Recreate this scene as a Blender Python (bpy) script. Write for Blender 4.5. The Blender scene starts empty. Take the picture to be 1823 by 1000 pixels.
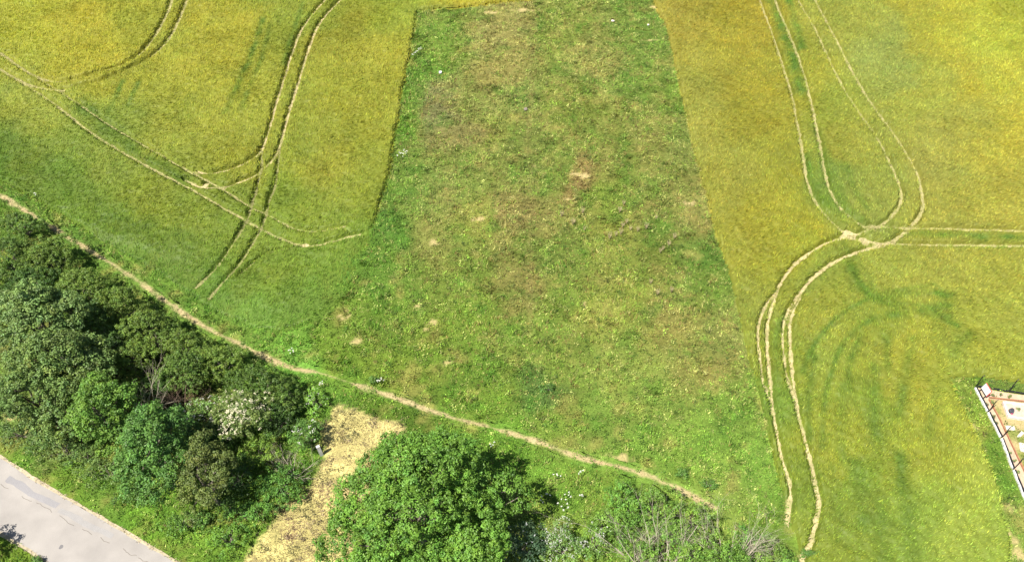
import bpy, math, random
import numpy as np
from mathutils import Vector

# ------------------------------------------------------------------ camera, light, exposure
S = bpy.context.scene
FPX, W0, H0 = 1500.0, 1823.0, 1000.0        # focal length in photo pixels, photo size
PITCH, CH = math.radians(48.8), 51.4        # camera looks down by PITCH from CH metres
cam = bpy.data.objects.new('camera', bpy.data.cameras.new('camera'))
S.collection.objects.link(cam); S.camera = cam
cam.location = (0, 0, CH); cam.rotation_euler = (math.pi/2 - PITCH, 0, 0)
cam.data.sensor_width = 36; cam.data.lens = 36*FPX/W0; cam.data.clip_end = 6000
SUN_EL, SUN_AZ = math.radians(60), math.radians(38)   # shadows fall towards +x,+y at this angle
sd = Vector((math.cos(SUN_AZ)*math.cos(SUN_EL), math.sin(SUN_AZ)*math.cos(SUN_EL), -math.sin(SUN_EL)))
sun = bpy.data.objects.new('sun', bpy.data.lights.new('sun', 'SUN')); S.collection.objects.link(sun)
sun.data.energy = 5.0; sun.data.angle = math.radians(.5); sun.data.color = (1, .955, .88)
sun.rotation_euler = sd.to_track_quat('-Z', 'Y').to_euler(); sun.location = (-20, -10, 60)
world = bpy.data.worlds.new('World'); S.world = world; world.use_nodes = True
wn = world.node_tree; bg = wn.nodes['Background']; sky = wn.nodes.new('ShaderNodeTexSky')
sky.sky_type = 'NISHITA'; sky.sun_disc = False; sky.sun_elevation = SUN_EL
sky.sun_rotation = math.atan2(-sd.x, -sd.y)
wn.links.new(sky.outputs[0], bg.inputs[0]); bg.inputs[1].default_value = .06
S.view_settings.view_transform = 'Standard'; S.view_settings.look = 'None'
S.view_settings.exposure = 1.17; S.view_settings.gamma = 1

rng = np.random.default_rng(7); random.seed(7)
sp, cp = math.sin(PITCH), math.cos(PITCH)

# ------------------------------------------------------------------ helpers
def at(px, py, z=0.0):
    """ground (or height z) point whose place in the photograph is px, py"""
    u = (np.asarray(px, float)-W0/2)/FPX; v = (np.asarray(py, float)-H0/2)/FPX
    dy = cp - v*sp; dz = -sp - v*cp
    t = (z-CH)/dz
    return u*t, dy*t
def topix(x, y, z=0.0):
    d = y*cp + (CH-z)*sp; v = (-y*sp + (CH-z)*cp)/d
    return x/d*FPX+W0/2, v*FPX+H0/2
def P(lst, z=0.0):
    a = np.array(lst, float); x, y = at(a[:, 0], a[:, 1], z); return np.stack([x, y], 1)
def smooth(pl, k=4):
    p = np.array(pl, float)
    q = np.vstack([2*p[0]-p[1], p, 2*p[-1]-p[-2]]); out = []
    for i in range(1, len(q)-2):
        for j in range(k):
            t = j/k
            out.append(.5*((2*q[i])+(-q[i-1]+q[i+1])*t+(2*q[i-1]-5*q[i]+4*q[i+1]-q[i+2])*t*t+(-q[i-1]+3*q[i]-3*q[i+1]+q[i+2])*t**3))
    out.append(p[-1]); return np.array(out)
TAB = rng.random((4, 256, 256))
def vn(x, y, ch=0):
    xi = np.floor(x).astype(int); yi = np.floor(y).astype(int); fx = x-xi; fy = y-yi
    fx = fx*fx*(3-2*fx); fy = fy*fy*(3-2*fy); T = TAB[ch]
    a = T[xi & 255, yi & 255]; b = T[(xi+1) & 255, yi & 255]; c = T[xi & 255, (yi+1) & 255]; d = T[(xi+1) & 255, (yi+1) & 255]
    return (a*(1-fx)+b*fx)*(1-fy)+(c*(1-fx)+d*fx)*fy
def fbm(x, y, s, o=4, ch=0):
    r = 0; a = .5; n = 0
    ca, sa = math.cos(.6), math.sin(.6)
    for i in range(o):
        r = r+a*vn(x/s+17.3*i+90, y/s+5.1*i+90, ch); n += a; a *= .5; s *= .47
        x, y = x*ca-y*sa, x*sa+y*ca
    return r/n*2-1
def inpoly(x, y, pg):
    r = np.zeros(len(x), bool); n = len(pg)
    for i in range(n):
        x1, y1 = pg[i]; x2, y2 = pg[(i+1) % n]
        if y1 == y2: continue
        c = ((y1 > y) != (y2 > y)) & (x < (x2-x1)*(y-y1)/(y2-y1)+x1)
        r ^= c
    return r
def dline(x, y, pl, cap=3.0):
    """distance to a polyline, values beyond cap are returned as cap"""
    cap = float(cap); r = np.full(len(x), cap); pl = np.asarray(pl)
    lo = pl.min(0)-cap; hi = pl.max(0)+cap
    idx = np.nonzero((x > lo[0]) & (x < hi[0]) & (y > lo[1]) & (y < hi[1]))[0]
    if len(idx) == 0: return r
    X = x[idx]; Y = y[idx]; D = np.full(len(idx), cap*cap)
    for a, b in zip(pl[:-1], pl[1:]):
        sel = np.nonzero((X > min(a[0], b[0])-cap) & (X < max(a[0], b[0])+cap) & (Y > min(a[1], b[1])-cap) & (Y < max(a[1], b[1])+cap))[0]
        if len(sel) == 0: continue
        d = b-a; L = d@d+1e-9
        t = np.clip(((X[sel]-a[0])*d[0]+(Y[sel]-a[1])*d[1])/L, 0, 1)
        D[sel] = np.minimum(D[sel], (X[sel]-a[0]-t*d[0])**2+(Y[sel]-a[1]-t*d[1])**2)
    r[idx] = np.sqrt(D); return r
def sdist(x, y, pg, cap=3.0):
    """signed distance, positive inside"""
    d = dline(x, y, np.vstack([pg, pg[:1]]), cap)
    return np.where(inpoly(x, y, pg), d, -d)
def sst(a, b, x):
    t = np.clip((x-a)/(b-a), 0, 1); return t*t*(3-2*t)
def lin(c):
    c = np.asarray(c, float)/255; c = np.where(c <= .04045, c/12.92, ((c+.055)/1.055)**2.4)
    return c*.9+c.mean(-1, keepdims=True)*.1

# ------------------------------------------------------------------ materials
def mat_vcol(name, rough=.7, trans=0.0, nscale=0, namp=.25, bump=0, bscale=20, spec=.25):
    m = bpy.data.materials.new(name); m.use_nodes = True; n = m.node_tree; N = n.nodes; L = n.links
    p = N['Principled BSDF']; out = N['Material Output']
    p.inputs['Roughness'].default_value = rough; p.inputs['Specular IOR Level'].default_value = spec
    a = N.new('ShaderNodeAttribute'); a.attribute_name = 'col'; col = a.outputs['Color']
    if nscale:
        tc = N.new('ShaderNodeNewGeometry'); no = N.new('ShaderNodeTexNoise'); no.inputs['Scale'].default_value = nscale
        no.inputs['Detail'].default_value = 4; L.new(tc.outputs['Position'], no.inputs['Vector'])
        mr = N.new('ShaderNodeMapRange'); mr.inputs[1].default_value = .25; mr.inputs[2].default_value = .75
        mr.inputs[3].default_value = 1-namp; mr.inputs[4].default_value = 1+namp; L.new(no.outputs['Fac'], mr.inputs[0])
        mx = N.new('ShaderNodeVectorMath'); mx.operation = 'SCALE'; L.new(col, mx.inputs[0]); L.new(mr.outputs[0], mx.inputs['Scale'])
        col = mx.outputs[0]
    L.new(col, p.inputs['Base Color'])
    if bump:
        tc = N.new('ShaderNodeNewGeometry'); no = N.new('ShaderNodeTexNoise'); no.inputs['Scale'].default_value = bscale
        no.inputs['Detail'].default_value = 6; L.new(tc.outputs['Position'], no.inputs['Vector'])
        b = N.new('ShaderNodeBump'); b.inputs['Strength'].default_value = 1; b.inputs['Distance'].default_value = bump
        L.new(no.outputs['Fac'], b.inputs['Height']); L.new(b.outputs[0], p.inputs['Normal'])
    if trans:
        t = N.new('ShaderNodeBsdfTranslucent'); L.new(col, t.inputs[0]); mx = N.new('ShaderNodeMixShader')
        mx.inputs[0].default_value = trans; L.new(p.outputs[0], mx.inputs[1]); L.new(t.outputs[0], mx.inputs[2])
        L.new(mx.outputs[0], out.inputs[0])
    return m
def mat_flat(name, c1, c2, scale=4, rough=.7, bump=.01, spec=.3, metal=0):
    m = bpy.data.materials.new(name); m.use_nodes = True; n = m.node_tree; N = n.nodes; L = n.links
    p = N['Principled BSDF']; p.inputs['Roughness'].default_value = rough; p.inputs['Specular IOR Level'].default_value = spec
    p.inputs['Metallic'].default_value = metal
    g = N.new('ShaderNodeNewGeometry'); no = N.new('ShaderNodeTexNoise'); no.inputs['Scale'].default_value = scale
    no.inputs['Detail'].default_value = 8; no.inputs['Roughness'].default_value = .65; L.new(g.outputs['Position'], no.inputs['Vector'])
    r = N.new('ShaderNodeValToRGB'); r.color_ramp.elements[0].position = .32; r.color_ramp.elements[1].position = .68
    r.color_ramp.elements[0].color = (*c1, 1); r.color_ramp.elements[1].color = (*c2, 1)
    L.new(no.outputs['Fac'], r.inputs[0]); L.new(r.outputs[0], p.inputs['Base Color'])
    b = N.new('ShaderNodeBump'); b.inputs['Distance'].default_value = bump; L.new(no.outputs['Fac'], b.inputs['Height']); L.new(b.outputs[0], p.inputs['Normal'])
    return m
M_GROUND = mat_vcol('soil_and_grass', .9, 0, 9, .3, .05, 14, .1)
M_CROP = mat_vcol('barley', .6, .25, 0, spec=.3)
M_GRASS = mat_vcol('grass', .6, .3, 0, spec=.25)
M_LEAF = mat_vcol('leaves', .5, .28, 0, spec=.35)
M_STRAW = mat_vcol('straw', .8, .1, 6, .2, .03, 25, .15)
M_BARK = mat_flat('bark', (.09, .07, .05), (.22, .19, .15), 12, .9, .02)
M_GREYWOOD = mat_flat('weathered_twigs', (.26, .225, .165), (.44, .385, .29), 10, .85, .01)
M_THISTLE = mat_flat('dry_thistle', (.30, .235, .12), (.46, .38, .22), 10, .85, .01)
M_BROWNWOOD = mat_flat('dead_brown_twigs', (.13, .085, .06), (.25, .17, .12), 10, .85, .01)
M_FLOWER = mat_vcol('blossom', .7, .3, 0, spec=.1)
M_WHITE = mat_flat('white_painted_concrete', (.40, .39, .36), (.70, .69, .66), 5, .6, .004)
M_BLACK = mat_flat('black_steel', (.012, .012, .014), (.03, .03, .032), 20, .45, .001, .4, .3)
M_STEELWIRE = mat_flat('dark_green_wire', (.02, .035, .025), (.04, .06, .04), 20, .5, .001)
M_BRICK = mat_flat('orange_brown_timber', (.20, .085, .045), (.34, .17, .09), 7, .8, .006)
M_PINK = mat_flat('pinkish_render', (.50, .38, .33), (.68, .58, .53), 6, .75, .006)
M_RED = mat_flat('red_paint', (.55, .06, .05), (.62, .10, .08), 6, .5, .001)
M_MAGENTA = mat_flat('pink_cloth', (.6, .04, .14), (.7, .08, .2), 6, .7, .001)
M_SLAB = mat_flat('pale_stone', (.42, .38, .30), (.62, .57, .46), 3, .85, .01)
M_RUBBER = mat_flat('black_plastic_sack', (.02, .02, .024), (.08, .08, .09), 9, .5, .02)

# ------------------------------------------------------------------ mesh building
def mesh_obj(name, V, F, mat, col=None, parent=None, smooth_=False, mats=None, fm=None):
    """V (n,3); F list of arrays, each (m,k); col (n,3) linear base colours"""
    if not isinstance(F, list): F = [F]
    me = bpy.data.meshes.new(name); V = np.asarray(V, np.float32)
    me.vertices.add(len(V)); me.vertices.foreach_set('co', V.ravel())
    lv = np.concatenate([f.ravel() for f in F]).astype(np.int32)
    lt = np.concatenate([np.full(len(f), f.shape[1]) for f in F]).astype(np.int32)
    ls = np.concatenate([[0], np.cumsum(lt)[:-1]]).astype(np.int32)
    me.loops.add(len(lv)); me.loops.foreach_set('vertex_index', lv)
    me.polygons.add(len(lt)); me.polygons.foreach_set('loop_start', ls)
    try: me.polygons.foreach_set('loop_total', lt)
    except Exception: pass
    me.polygons.foreach_set('use_smooth', np.full(len(lt), smooth_))
    if col is not None:
        a = me.color_attributes.new('col', 'FLOAT_COLOR', 'POINT')
        c = np.ones((len(V), 4), np.float32); c[:, :3] = col; a.data.foreach_set('color', c.ravel())
    for m in (mats or [mat]): me.materials.append(m)
    if fm is not None: me.polygons.foreach_set('material_index', np.asarray(fm, np.int32))
    me.update(calc_edges=True); me.validate()
    o = bpy.data.objects.new(name, me); S.collection.objects.link(o)
    if parent: o.parent = parent
    return o
def tag(o, label=None, cat=None, group=None, kind=None):
    if label: o['label'] = label
    if cat: o['category'] = cat
    if group: o['group'] = group
    if kind: o['kind'] = kind
    return o
def thing(name, label, cat, loc, group=None):
    o = bpy.data.objects.new(name, None); S.collection.objects.link(o); o.location = loc
    o.empty_display_size = .3
    return tag(o, label, cat, group)
def tubes(segs, n=5):
    """segs: list of (p0,p1,r0,r1) -> V,F"""
    V = []; F = []
    for p0, p1, r0, r1 in segs:
        p0 = Vector(p0); p1 = Vector(p1); d = (p1-p0)
        if d.length < 1e-5: continue
        d.normalize(); a = d.orthogonal().normalized(); b = d.cross(a); k = len(V)
        for p, r in ((p0, r0), (p1, r1)):
            for i in range(n):
                t = 2*math.pi*i/n; q = p+a*(math.cos(t)*r)+b*(math.sin(t)*r); V.append(tuple(q))
        for i in range(n):
            j = (i+1) % n; F.append((k+i, k+j, k+n+j, k+n+i))
    return np.array(V), np.array(F)
def box(x0, x1, y0, y1, z0, z1):
    V = np.array([(x, y, z) for x in (x0, x1) for y in (y0, y1) for z in (z0, z1)], float)
    F = np.array([(0, 1, 3, 2), (4, 6, 7, 5), (0, 4, 5, 1), (2, 3, 7, 6), (0, 2, 6, 4), (1, 5, 7, 3)])
    return V, F
def join(parts):
    V = []; F = []; k = 0
    for v, f in parts: V.append(v); F.append(np.asarray(f)+k); k += len(v)
    return np.vstack(V), F
def bar(a, b, w, z0, z1, jit=0):
    """upright-sided bar along a->b in plan, subdivided and a little uneven"""
    a = np.array(a, float); b = np.array(b, float); L = np.linalg.norm(b-a); d = (b-a)/L; n = np.array([-d[1], d[0]])
    k = max(1, int(L/.35)); V = []; F = []
    for i in range(k+1):
        c = a+d*L*i/k; j = [random.uniform(-jit, jit) for _ in range(4)]
        for s, z, jj in ((-1, z0, j[0]), (1, z0, j[1]), (1, z1, j[2]), (-1, z1, j[3])):
            q = c+n*s*(w/2+jj); V.append((q[0], q[1], z+(jj*.6 if z == z1 else 0)))
    for i in range(k):
        q = i*4
        for e in range(4): f = (e+1) % 4; F.append((q+e, q+f, q+4+f, q+4+e))
    F.append((0, 3, 2, 1)); q = k*4; F.append((q, q+1, q+2, q+3))
    return np.array(V), np.array(F)

def blades(x, y, z, h, w, lean, ldir, col, k=3, spread=.08, jit=.14, dj=.9):
    """k narrow triangular blades per tuft. Returns V, F, C"""
    n = len(x); V = np.empty((n, k, 3, 3), np.float32); C = np.empty((n, k, 3, 3), np.float32)
    for j in range(k):
        az = rng.random(n)*2*np.pi; a2 = ldir+rng.normal(0, dj, n)
        bx = x+spread*rng.normal(0, 1, n); by = y+spread*rng.normal(0, 1, n)
        hh = h*rng.uniform(.65, 1.15, n); le = lean*rng.uniform(.4, 1.3, n)
        wx = np.cos(az)*w*.5; wy = np.sin(az)*w*.5
        V[:, j, 0] = np.stack([bx-wx, by-wy, z], 1); V[:, j, 1] = np.stack([bx+wx, by+wy, z], 1)
        V[:, j, 2] = np.stack([bx+np.cos(a2)*np.sin(le)*hh, by+np.sin(a2)*np.sin(le)*hh, z+np.cos(le)*hh], 1)
        m = (1+rng.normal(0, jit, n)).clip(.5, 1.6)[:, None]
        C[:, j, 0] = C[:, j, 1] = col*m; C[:, j, 2] = col*m*1.12
    V = V.reshape(-1, 3); C = C.reshape(-1, 3); F = np.arange(len(V)).reshape(-1, 3)
    return V, F, C

def leaves(C0, N0, size, col, asp=.62):
    """diamond leaves with centres C0, normals N0"""
    n = len(C0); r = rng.normal(0, 1, (n, 3)); t = np.cross(N0, r); t /= np.linalg.norm(t, axis=1)[:, None]+1e-9
    b = np.cross(N0, t); s = size[:, None]; up = N0*s*.12
    V = np.stack([C0-t*s*.5, C0+b*s*.5*asp+up, C0+t*s*.5, C0-b*s*.5*asp+up], 1).reshape(-1, 3)
    F = np.arange(n*4).reshape(-1, 4); return V, F, np.repeat(col, 4, 0)

# ------------------------------------------------------------------ layout: outlines and lines read off as ground points
def L(*a): return [tuple(a[i:i+2]) for i in range(0, len(a), 2)]
MEAD_LEFT = L(742,20, 735,75, 722,135, 712,200, 704,240, 694,310, 683,350, 668,390, 652,440, 628,490, 600,540)
CROP_L = P(L(-300,-140, 960,-140, 948,0, 850,11)+MEAD_LEFT+L(560,575, 500,598, 440,588, 380,560, 300,508, 200,440, 100,378, 0,322, -300,140))
CROP_R = P(L(1140,-140, 1162,0, 1190,60, 1214,180, 1244,300, 1276,420, 1300,500, 1322,600, 1348,700, 1372,800, 1400,900, 1425,985, 1440,1030, 1430,1120, 1795,1120, 1800,960, 1780,880, 1752,810, 1725,750, 1696,690, 1692,673, 1745,671, 1823,684, 2100,705, 2200,-140))
PATH = smooth(P(L(-240,215, -120,280, 0,348, 60,385, 130,428, 200,470, 255,507, 300,540, 340,566, 375,587, 430,614, 480,639, 520,655, 570,664, 620,680, 680,700, 740,721, 800,742, 870,760, 940,781, 1000,802, 1050,819, 1100,830, 1150,845, 1185,860, 1240,886, 1290,915, 1350,960, 1400,1010, 1440,1060)))
CLEAR = P(L(600,713, 630,722, 665,745, 712,768, 735,800, 700,850, 640,900, 620,960, 620,1100, 330,1100, 432,1000, 470,950, 505,905, 540,870, 566,830, 575,800, 572,760, 585,730))
ROAD_U = P(L(-300,650, -150,728, 0,812, 62,852, 126,890, 230,950, 317,1000, 420,1062, 560,1150))
ROAD_D = P(L(-300,790, -150,868, 0,949, 14,957, 86,1002, 190,1068, 330,1150))
ROAD = np.vstack([ROAD_U, ROAD_D[::-1]])
PLOT = P(L(1735,690, 1757,734, 1781,780, 1802,836, 1826,894, 1870,1000, 2150,1000, 2100,720, 1823,706, 1795,698, 1752,696))

T = dict(
 a1=L(-120,32, 0,97, 50,130, 99,160, 150,193, 190,221, 272,269, 310,291, 347,311, 395,337, 449,371, 476,383, 510,402, 544,413, 578,411, 622,403),
 a2=L(-120,56, 0,126, 51,156, 102,190, 163,238, 235,282, 306,320, 340,337, 374,357, 435,392, 469,411, 510,430, 544,439, 578,435, 622,423, 645,418),
 b1=L(316,-60, 306,3, 289,44, 265,82, 231,112, 170,134, 119,147, 78,143, 40,124, 0,95),
 b2=L(346,-60, 332,3, 316,44, 299,75, 272,102, 238,122, 184,146, 143,156, 109,163, 66,157, 30,142, 0,124),
 c1=L(640,-60, 578,3, 544,44, 527,78, 510,129, 493,184, 480,231, 466,269, 442,289, 408,304, 374,311, 350,306),
 c2=L(668,-60, 605,3, 571,41, 551,85, 531,150, 514,204, 500,258, 486,286, 459,311, 425,327, 398,335, 360,335, 330,322),
 d1=L(466,269, 466,299, 457,340, 452,355, 439,395, 408,446, 381,483, 347,514),
 d2=L(500,262, 490,333, 481,354, 471,395, 452,432, 425,473, 391,510, 372,534),
 e1=L(544,437, 510,444, 476,452, 450,470, 425,492),
 r1=L(1340,-60, 1353,3, 1373,58, 1390,109, 1407,163, 1417,211, 1427,265, 1434,313, 1441,337, 1455,367, 1482,398, 1509,420, 1543,439),
 r2=L(1366,-60, 1380,3, 1400,51, 1421,105, 1438,160, 1451,218, 1465,293, 1475,337, 1492,367, 1516,391, 1543,407, 1575,417),
 s1=L(1398,-60, 1421,3, 1448,48, 1472,99, 1502,160, 1533,207, 1564,252, 1587,299, 1602,335, 1604,357, 1594,378, 1574,398, 1543,412, 1509,422),
 s2=L(1425,-60, 1451,3, 1482,61, 1519,133, 1553,190, 1584,231, 1611,272, 1632,310, 1640,340, 1643,367, 1635,388, 1618,408, 1594,427, 1560,442),
 t1=L(1545,404, 1580,406, 1625,408, 1713,410, 1823,413, 2000,418),
 t2=L(1505,425, 1560,434, 1611,437, 1713,438, 1823,440, 2000,446),
 u1=L(1543,432, 1499,426, 1461,439, 1421,466, 1397,493, 1383,520, 1373,551, 1366,588, 1366,625, 1370,670, 1374,720, 1382,766, 1391,814, 1405,860, 1407,890, 1400,935),
 u1b=L(1383,520, 1366,540, 1353,568, 1349,599, 1353,640, 1358,680, 1374,725),
 u2=L(1594,430, 1560,442, 1529,449, 1492,464, 1455,488, 1431,514, 1417,541, 1407,568, 1406,610, 1409,650, 1413,703, 1427,760, 1442,820, 1451,865, 1457,904, 1447,950, 1439,976, 1430,991, 1424,1010),
 u2b=L(1431,514, 1410,540, 1397,570, 1393,602, 1396,640, 1402,680, 1414,710),
 v1=L(1740,-60, 1774,3, 1802,31, 1823,54, 1880,110), v2=L(1780,-60, 1805,3, 1823,24, 1880,80))
TW = dict(a1=.28, a2=.36, b1=.42, b2=.42, c1=.32, c2=.34, d1=.26, d2=.26, e1=.14, r1=.36, r2=.38, s1=.32, s2=.38, t1=.38, t2=.38,
          u1=.30, u1b=.22, u2=.34, u2b=.22, v1=.28, v2=.28)
TRK = {k: smooth(P(v), 3) for k, v in T.items()}
JUNC = P(L(1508,421, 1560,438, 1540,430, 365,331, 545,438))      # trampled turning spots
JR = [1.0, .8, .8, .5, .4]

# broad colour patches of the field (photo pixel, colour as seen); blended by distance
CROP_PTS = [(40,40,178,168,44),(150,80,180,164,40),(60,200,160,160,62),(400,60,174,160,44),(300,130,172,162,48),(240,30,168,160,48),(540,20,150,152,48),(620,60,160,150,42),
 (640,170,162,154,44),(600,300,158,152,46),(680,90,170,160,48),(700,20,158,158,48),(840,4,190,166,36),(420,200,164,158,50),(300,250,160,158,54),(330,200,160,156,48),(430,290,158,152,44),
 (210,300,140,148,56),(120,250,140,152,58),(60,310,118,142,52),(150,360,124,145,48),(260,360,142,148,44),(330,390,136,144,44),(300,450,104,134,42),(400,400,132,144,46),(420,500,108,138,44),
 (500,470,118,146,46),(560,460,132,150,48),(620,440,128,148,46),(580,380,140,148,44),(640,360,148,150,44),(540,540,108,144,48),(460,570,108,148,50),(350,520,98,138,42),(240,440,96,134,38),(100,350,100,140,40),(20,300,92,134,40),
 (520,350,134,146,44),(520,280,150,150,46),
 (1200,60,168,150,58),(1230,200,164,152,62),(1280,330,160,150,58),(1340,60,166,146,36),(1350,180,160,146,40),(1300,440,158,150,52),(1370,400,162,150,42),(1330,560,150,148,56),(1440,130,160,150,44),
 (1500,40,168,154,54),(1560,110,160,152,66),(1630,40,178,156,40),(1700,60,184,162,36),(1780,60,180,166,42),(1800,150,186,166,44),(1720,130,186,160,40),(1650,160,172,156,52),(1700,250,160,152,66),(1800,260,180,162,52),(1790,350,168,154,58),
 (1650,300,158,148,66),(1700,380,160,150,60),(1520,260,154,148,54),(1550,350,144,144,60),(1500,330,126,140,54),(1500,180,158,150,46),(1410,300,150,142,38),(1400,440,156,150,40),(1460,560,154,150,50),(1450,490,142,146,54),(1560,480,152,150,58),(1650,490,158,152,60),
 (1780,480,164,154,56),(1800,560,160,156,60),(1700,610,154,154,54),(1560,600,144,146,48),(1500,650,150,152,56),(1640,650,162,154,46),(1780,640,160,156,52),(1440,680,144,148,46),(1380,720,124,142,48),(1450,780,150,150,44),(1430,860,118,140,44),(1490,830,154,152,42),
 (1560,730,134,144,46),(1620,720,164,156,48),(1690,740,160,158,50),(1530,860,126,142,46),(1620,820,150,152,48),(1720,830,164,164,60),(1560,940,118,140,46),(1640,920,138,150,50),(1720,950,154,162,62),(1470,950,138,146,48),(1600,1000,120,145,48),(1780,930,150,162,64),(1380,620,146,148,50)]
MEAD_PTS = [(800,60,112,150,54),(760,130,100,146,50),(720,210,94,144,42),(720,280,108,146,56),(900,60,158,152,88),(910,120,160,152,84),(850,180,142,148,74),(790,190,134,132,86),(820,230,146,140,82),(930,150,108,140,62),(930,260,112,136,60),(870,230,148,156,72),
 (1000,50,132,146,60),(1060,90,146,148,76),(1150,60,116,142,56),(1020,180,126,140,54),(1130,150,116,144,56),(1180,160,118,146,52),(1070,230,132,144,62),(1150,250,134,138,64),(1210,250,130,140,66),(1000,280,118,142,54),(1040,310,160,138,84),
 (740,350,108,146,58),(690,400,86,136,46),(660,470,96,142,48),(850,300,130,146,64),(800,340,132,144,68),(860,380,146,152,66),(930,380,146,136,78),(780,430,140,146,70),(1080,350,128,150,54),(1150,330,120,144,56),(1080,420,142,148,62),(1180,350,128,136,62),(1200,400,120,132,56),(1230,380,140,142,70),(1190,460,110,134,52),
 (980,450,106,136,54),(1000,540,122,146,54),(850,470,122,146,54),(750,520,122,142,54),(920,510,138,134,70),(700,560,116,144,48),(650,540,104,144,46),(620,600,108,146,48),(780,580,112,148,48),(850,560,112,148,50),(920,600,122,148,54),
 (1060,560,148,156,66),(1140,520,140,152,60),(1190,560,150,146,74),(1250,520,104,140,52),(1240,440,88,136,48),(1270,600,136,144,70),(1100,650,144,158,70),(1010,640,124,146,56),(970,700,86,126,56),(870,650,98,142,44),(760,640,104,144,44),(700,660,112,146,46),(600,640,104,144,40),
 (1250,660,140,144,68),(1170,720,136,158,66),(1300,720,124,154,58),(1080,740,122,152,58),(1000,740,112,148,52),(880,710,106,146,46),(1250,800,130,162,60),(1150,800,118,152,54),(1350,850,120,156,56),(1300,900,136,160,66),(980,850,116,154,50),(1050,860,124,152,52),(900,800,98,150,44),
 (740,755,78,120,32),(660,715,88,132,36),(800,790,98,148,44),(570,690,100,150,48),(540,660,120,170,60),(960,900,110,150,50),(1380,960,104,146,46),(1420,1000,110,150,50),
 (250,515,98,142,48),(120,445,94,138,48),(20,380,98,140,48),(380,600,100,142,50),
 (20,770,106,146,62),(90,790,112,140,66),(10,830,116,156,44),(110,860,104,150,44),(200,880,98,144,48),(300,930,106,152,46),(240,930,116,160,44),(380,980,110,156,48),(30,980,110,150,40),(60,720,118,140,64),(300,700,70,70,40),
 (1740,700,112,150,44),(1720,690,130,150,56),(1770,790,96,140,42),(1740,770,138,152,58),(1790,860,100,140,46),(1800,930,112,150,56),(1720,680,96,130,46)]
def blend(px, py, pts, s):
    pts = np.array(pts, float); w0 = np.zeros(len(px)); c = np.zeros((len(px), 3)); lc = lin(pts[:, 2:])
    for i in range(len(pts)):
        w = 1/(((px-pts[i, 0])**2+(py-pts[i, 1])**2)/(s*s)+.15)**2.2
        w0 += w; c += w[:, None]*lc[i]
    return c/w0[:, None]
# green stripes where the crop grew over old wheelings (ground line, half width m, strength)
GREEN = [(L(0,246, 126,345, 238,408, 330,452), 1.6, .7), (L(0,270, 126,375, 238,450), 1.2, .5),(L(469,40, 450,100, 429,146, 405,204), .35, .6), (L(482,50, 466,110, 449,150, 430,200), .3, .45),
 (L(221,150, 205,185, 190,211), .3, .7), (L(248,153, 228,194), .3, .6), (L(150,193, 190,232, 260,285, 330,325), .85, .75), (L(540,10, 520,70, 505,120), .3, .6),
 (L(1366,-20, 1392,60, 1410,110, 1425,170), .7, .75), (L(1400,0, 1412,40, 1425,90), .5, .7), (L(1451,230, 1468,300, 1480,345), .45, .8), (L(1432,280, 1446,330, 1470,370), .45, .7),
 (L(1470,320, 1500,370, 1530,395), .5, .6), (L(1505,300, 1515,335, 1540,375), .35, .4), (L(1546,537, 1502,558, 1465,595, 1441,629, 1427,667), .22, .75), (L(1594,565, 1557,571, 1519,595, 1495,622, 1478,667, 1464,730, 1462,800), .24, .8),
 (L(1509,475, 1543,529, 1594,551, 1679,567), .55, .85), (L(1500,440, 1545,500, 1560,535), .3, .4), (L(1560,538, 1645,526, 1690,530), .45, .8), (L(1556,572, 1620,560, 1685,550), .5, .6), (L(1556,660, 1553,720, 1558,800), .45, .6), (L(1575,600, 1578,660), .4, .5),
 (L(1598,815, 1602,880), .45, .8), (L(1520,830, 1526,865, 1535,945), .5, .7), (L(1610,910, 1618,1000), .5, .6), (L(1620,423, 1700,424, 1823,427), .45, .75), (L(1830,445, 1640,441), .3, .4), (L(1400,560, 1380,600, 1382,680), .3, .5), (L(1720,600, 1690,640), .5, .5)]
CROP_PTS = [(a, b, r+(12 if r < 122 else 0), g+2, bb) for a, b, r, g, bb in CROP_PTS]
MEAD_PTS = [(a, b, r+(10 if r < 116 else 0), g, bb+4) for a, b, r, g, bb in MEAD_PTS]
CROP_PTS = [(a, b, r-(9 if a > 1450 and b < 220 else 0), g, bb+(8 if a > 1450 and b < 220 else 0)) for a, b, r, g, bb in CROP_PTS]
GREENC = (114, 134, 42)
GREEN += [(L(1447,640, 1436,720, 1440,790), .25, .6), (L(1500,690, 1494,760, 1500,830), .35, .5), (L(1622,610, 1606,680, 1600,740), .4, .5), (L(1530,596, 1512,650, 1506,700), .3, .55), (L(1590,545, 1640,552, 1700,585), .35, .7), (L(1543,531, 1600,522, 1660,512), .25, .6), (L(1660,700, 1650,780), .4, .4), (L(1560,900, 1570,1000), .5, .5), (L(1480,840, 1490,920), .35, .45)]
GREEN = [(smooth(P(a), 3), w, s) for a, w, s in GREEN]
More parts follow.
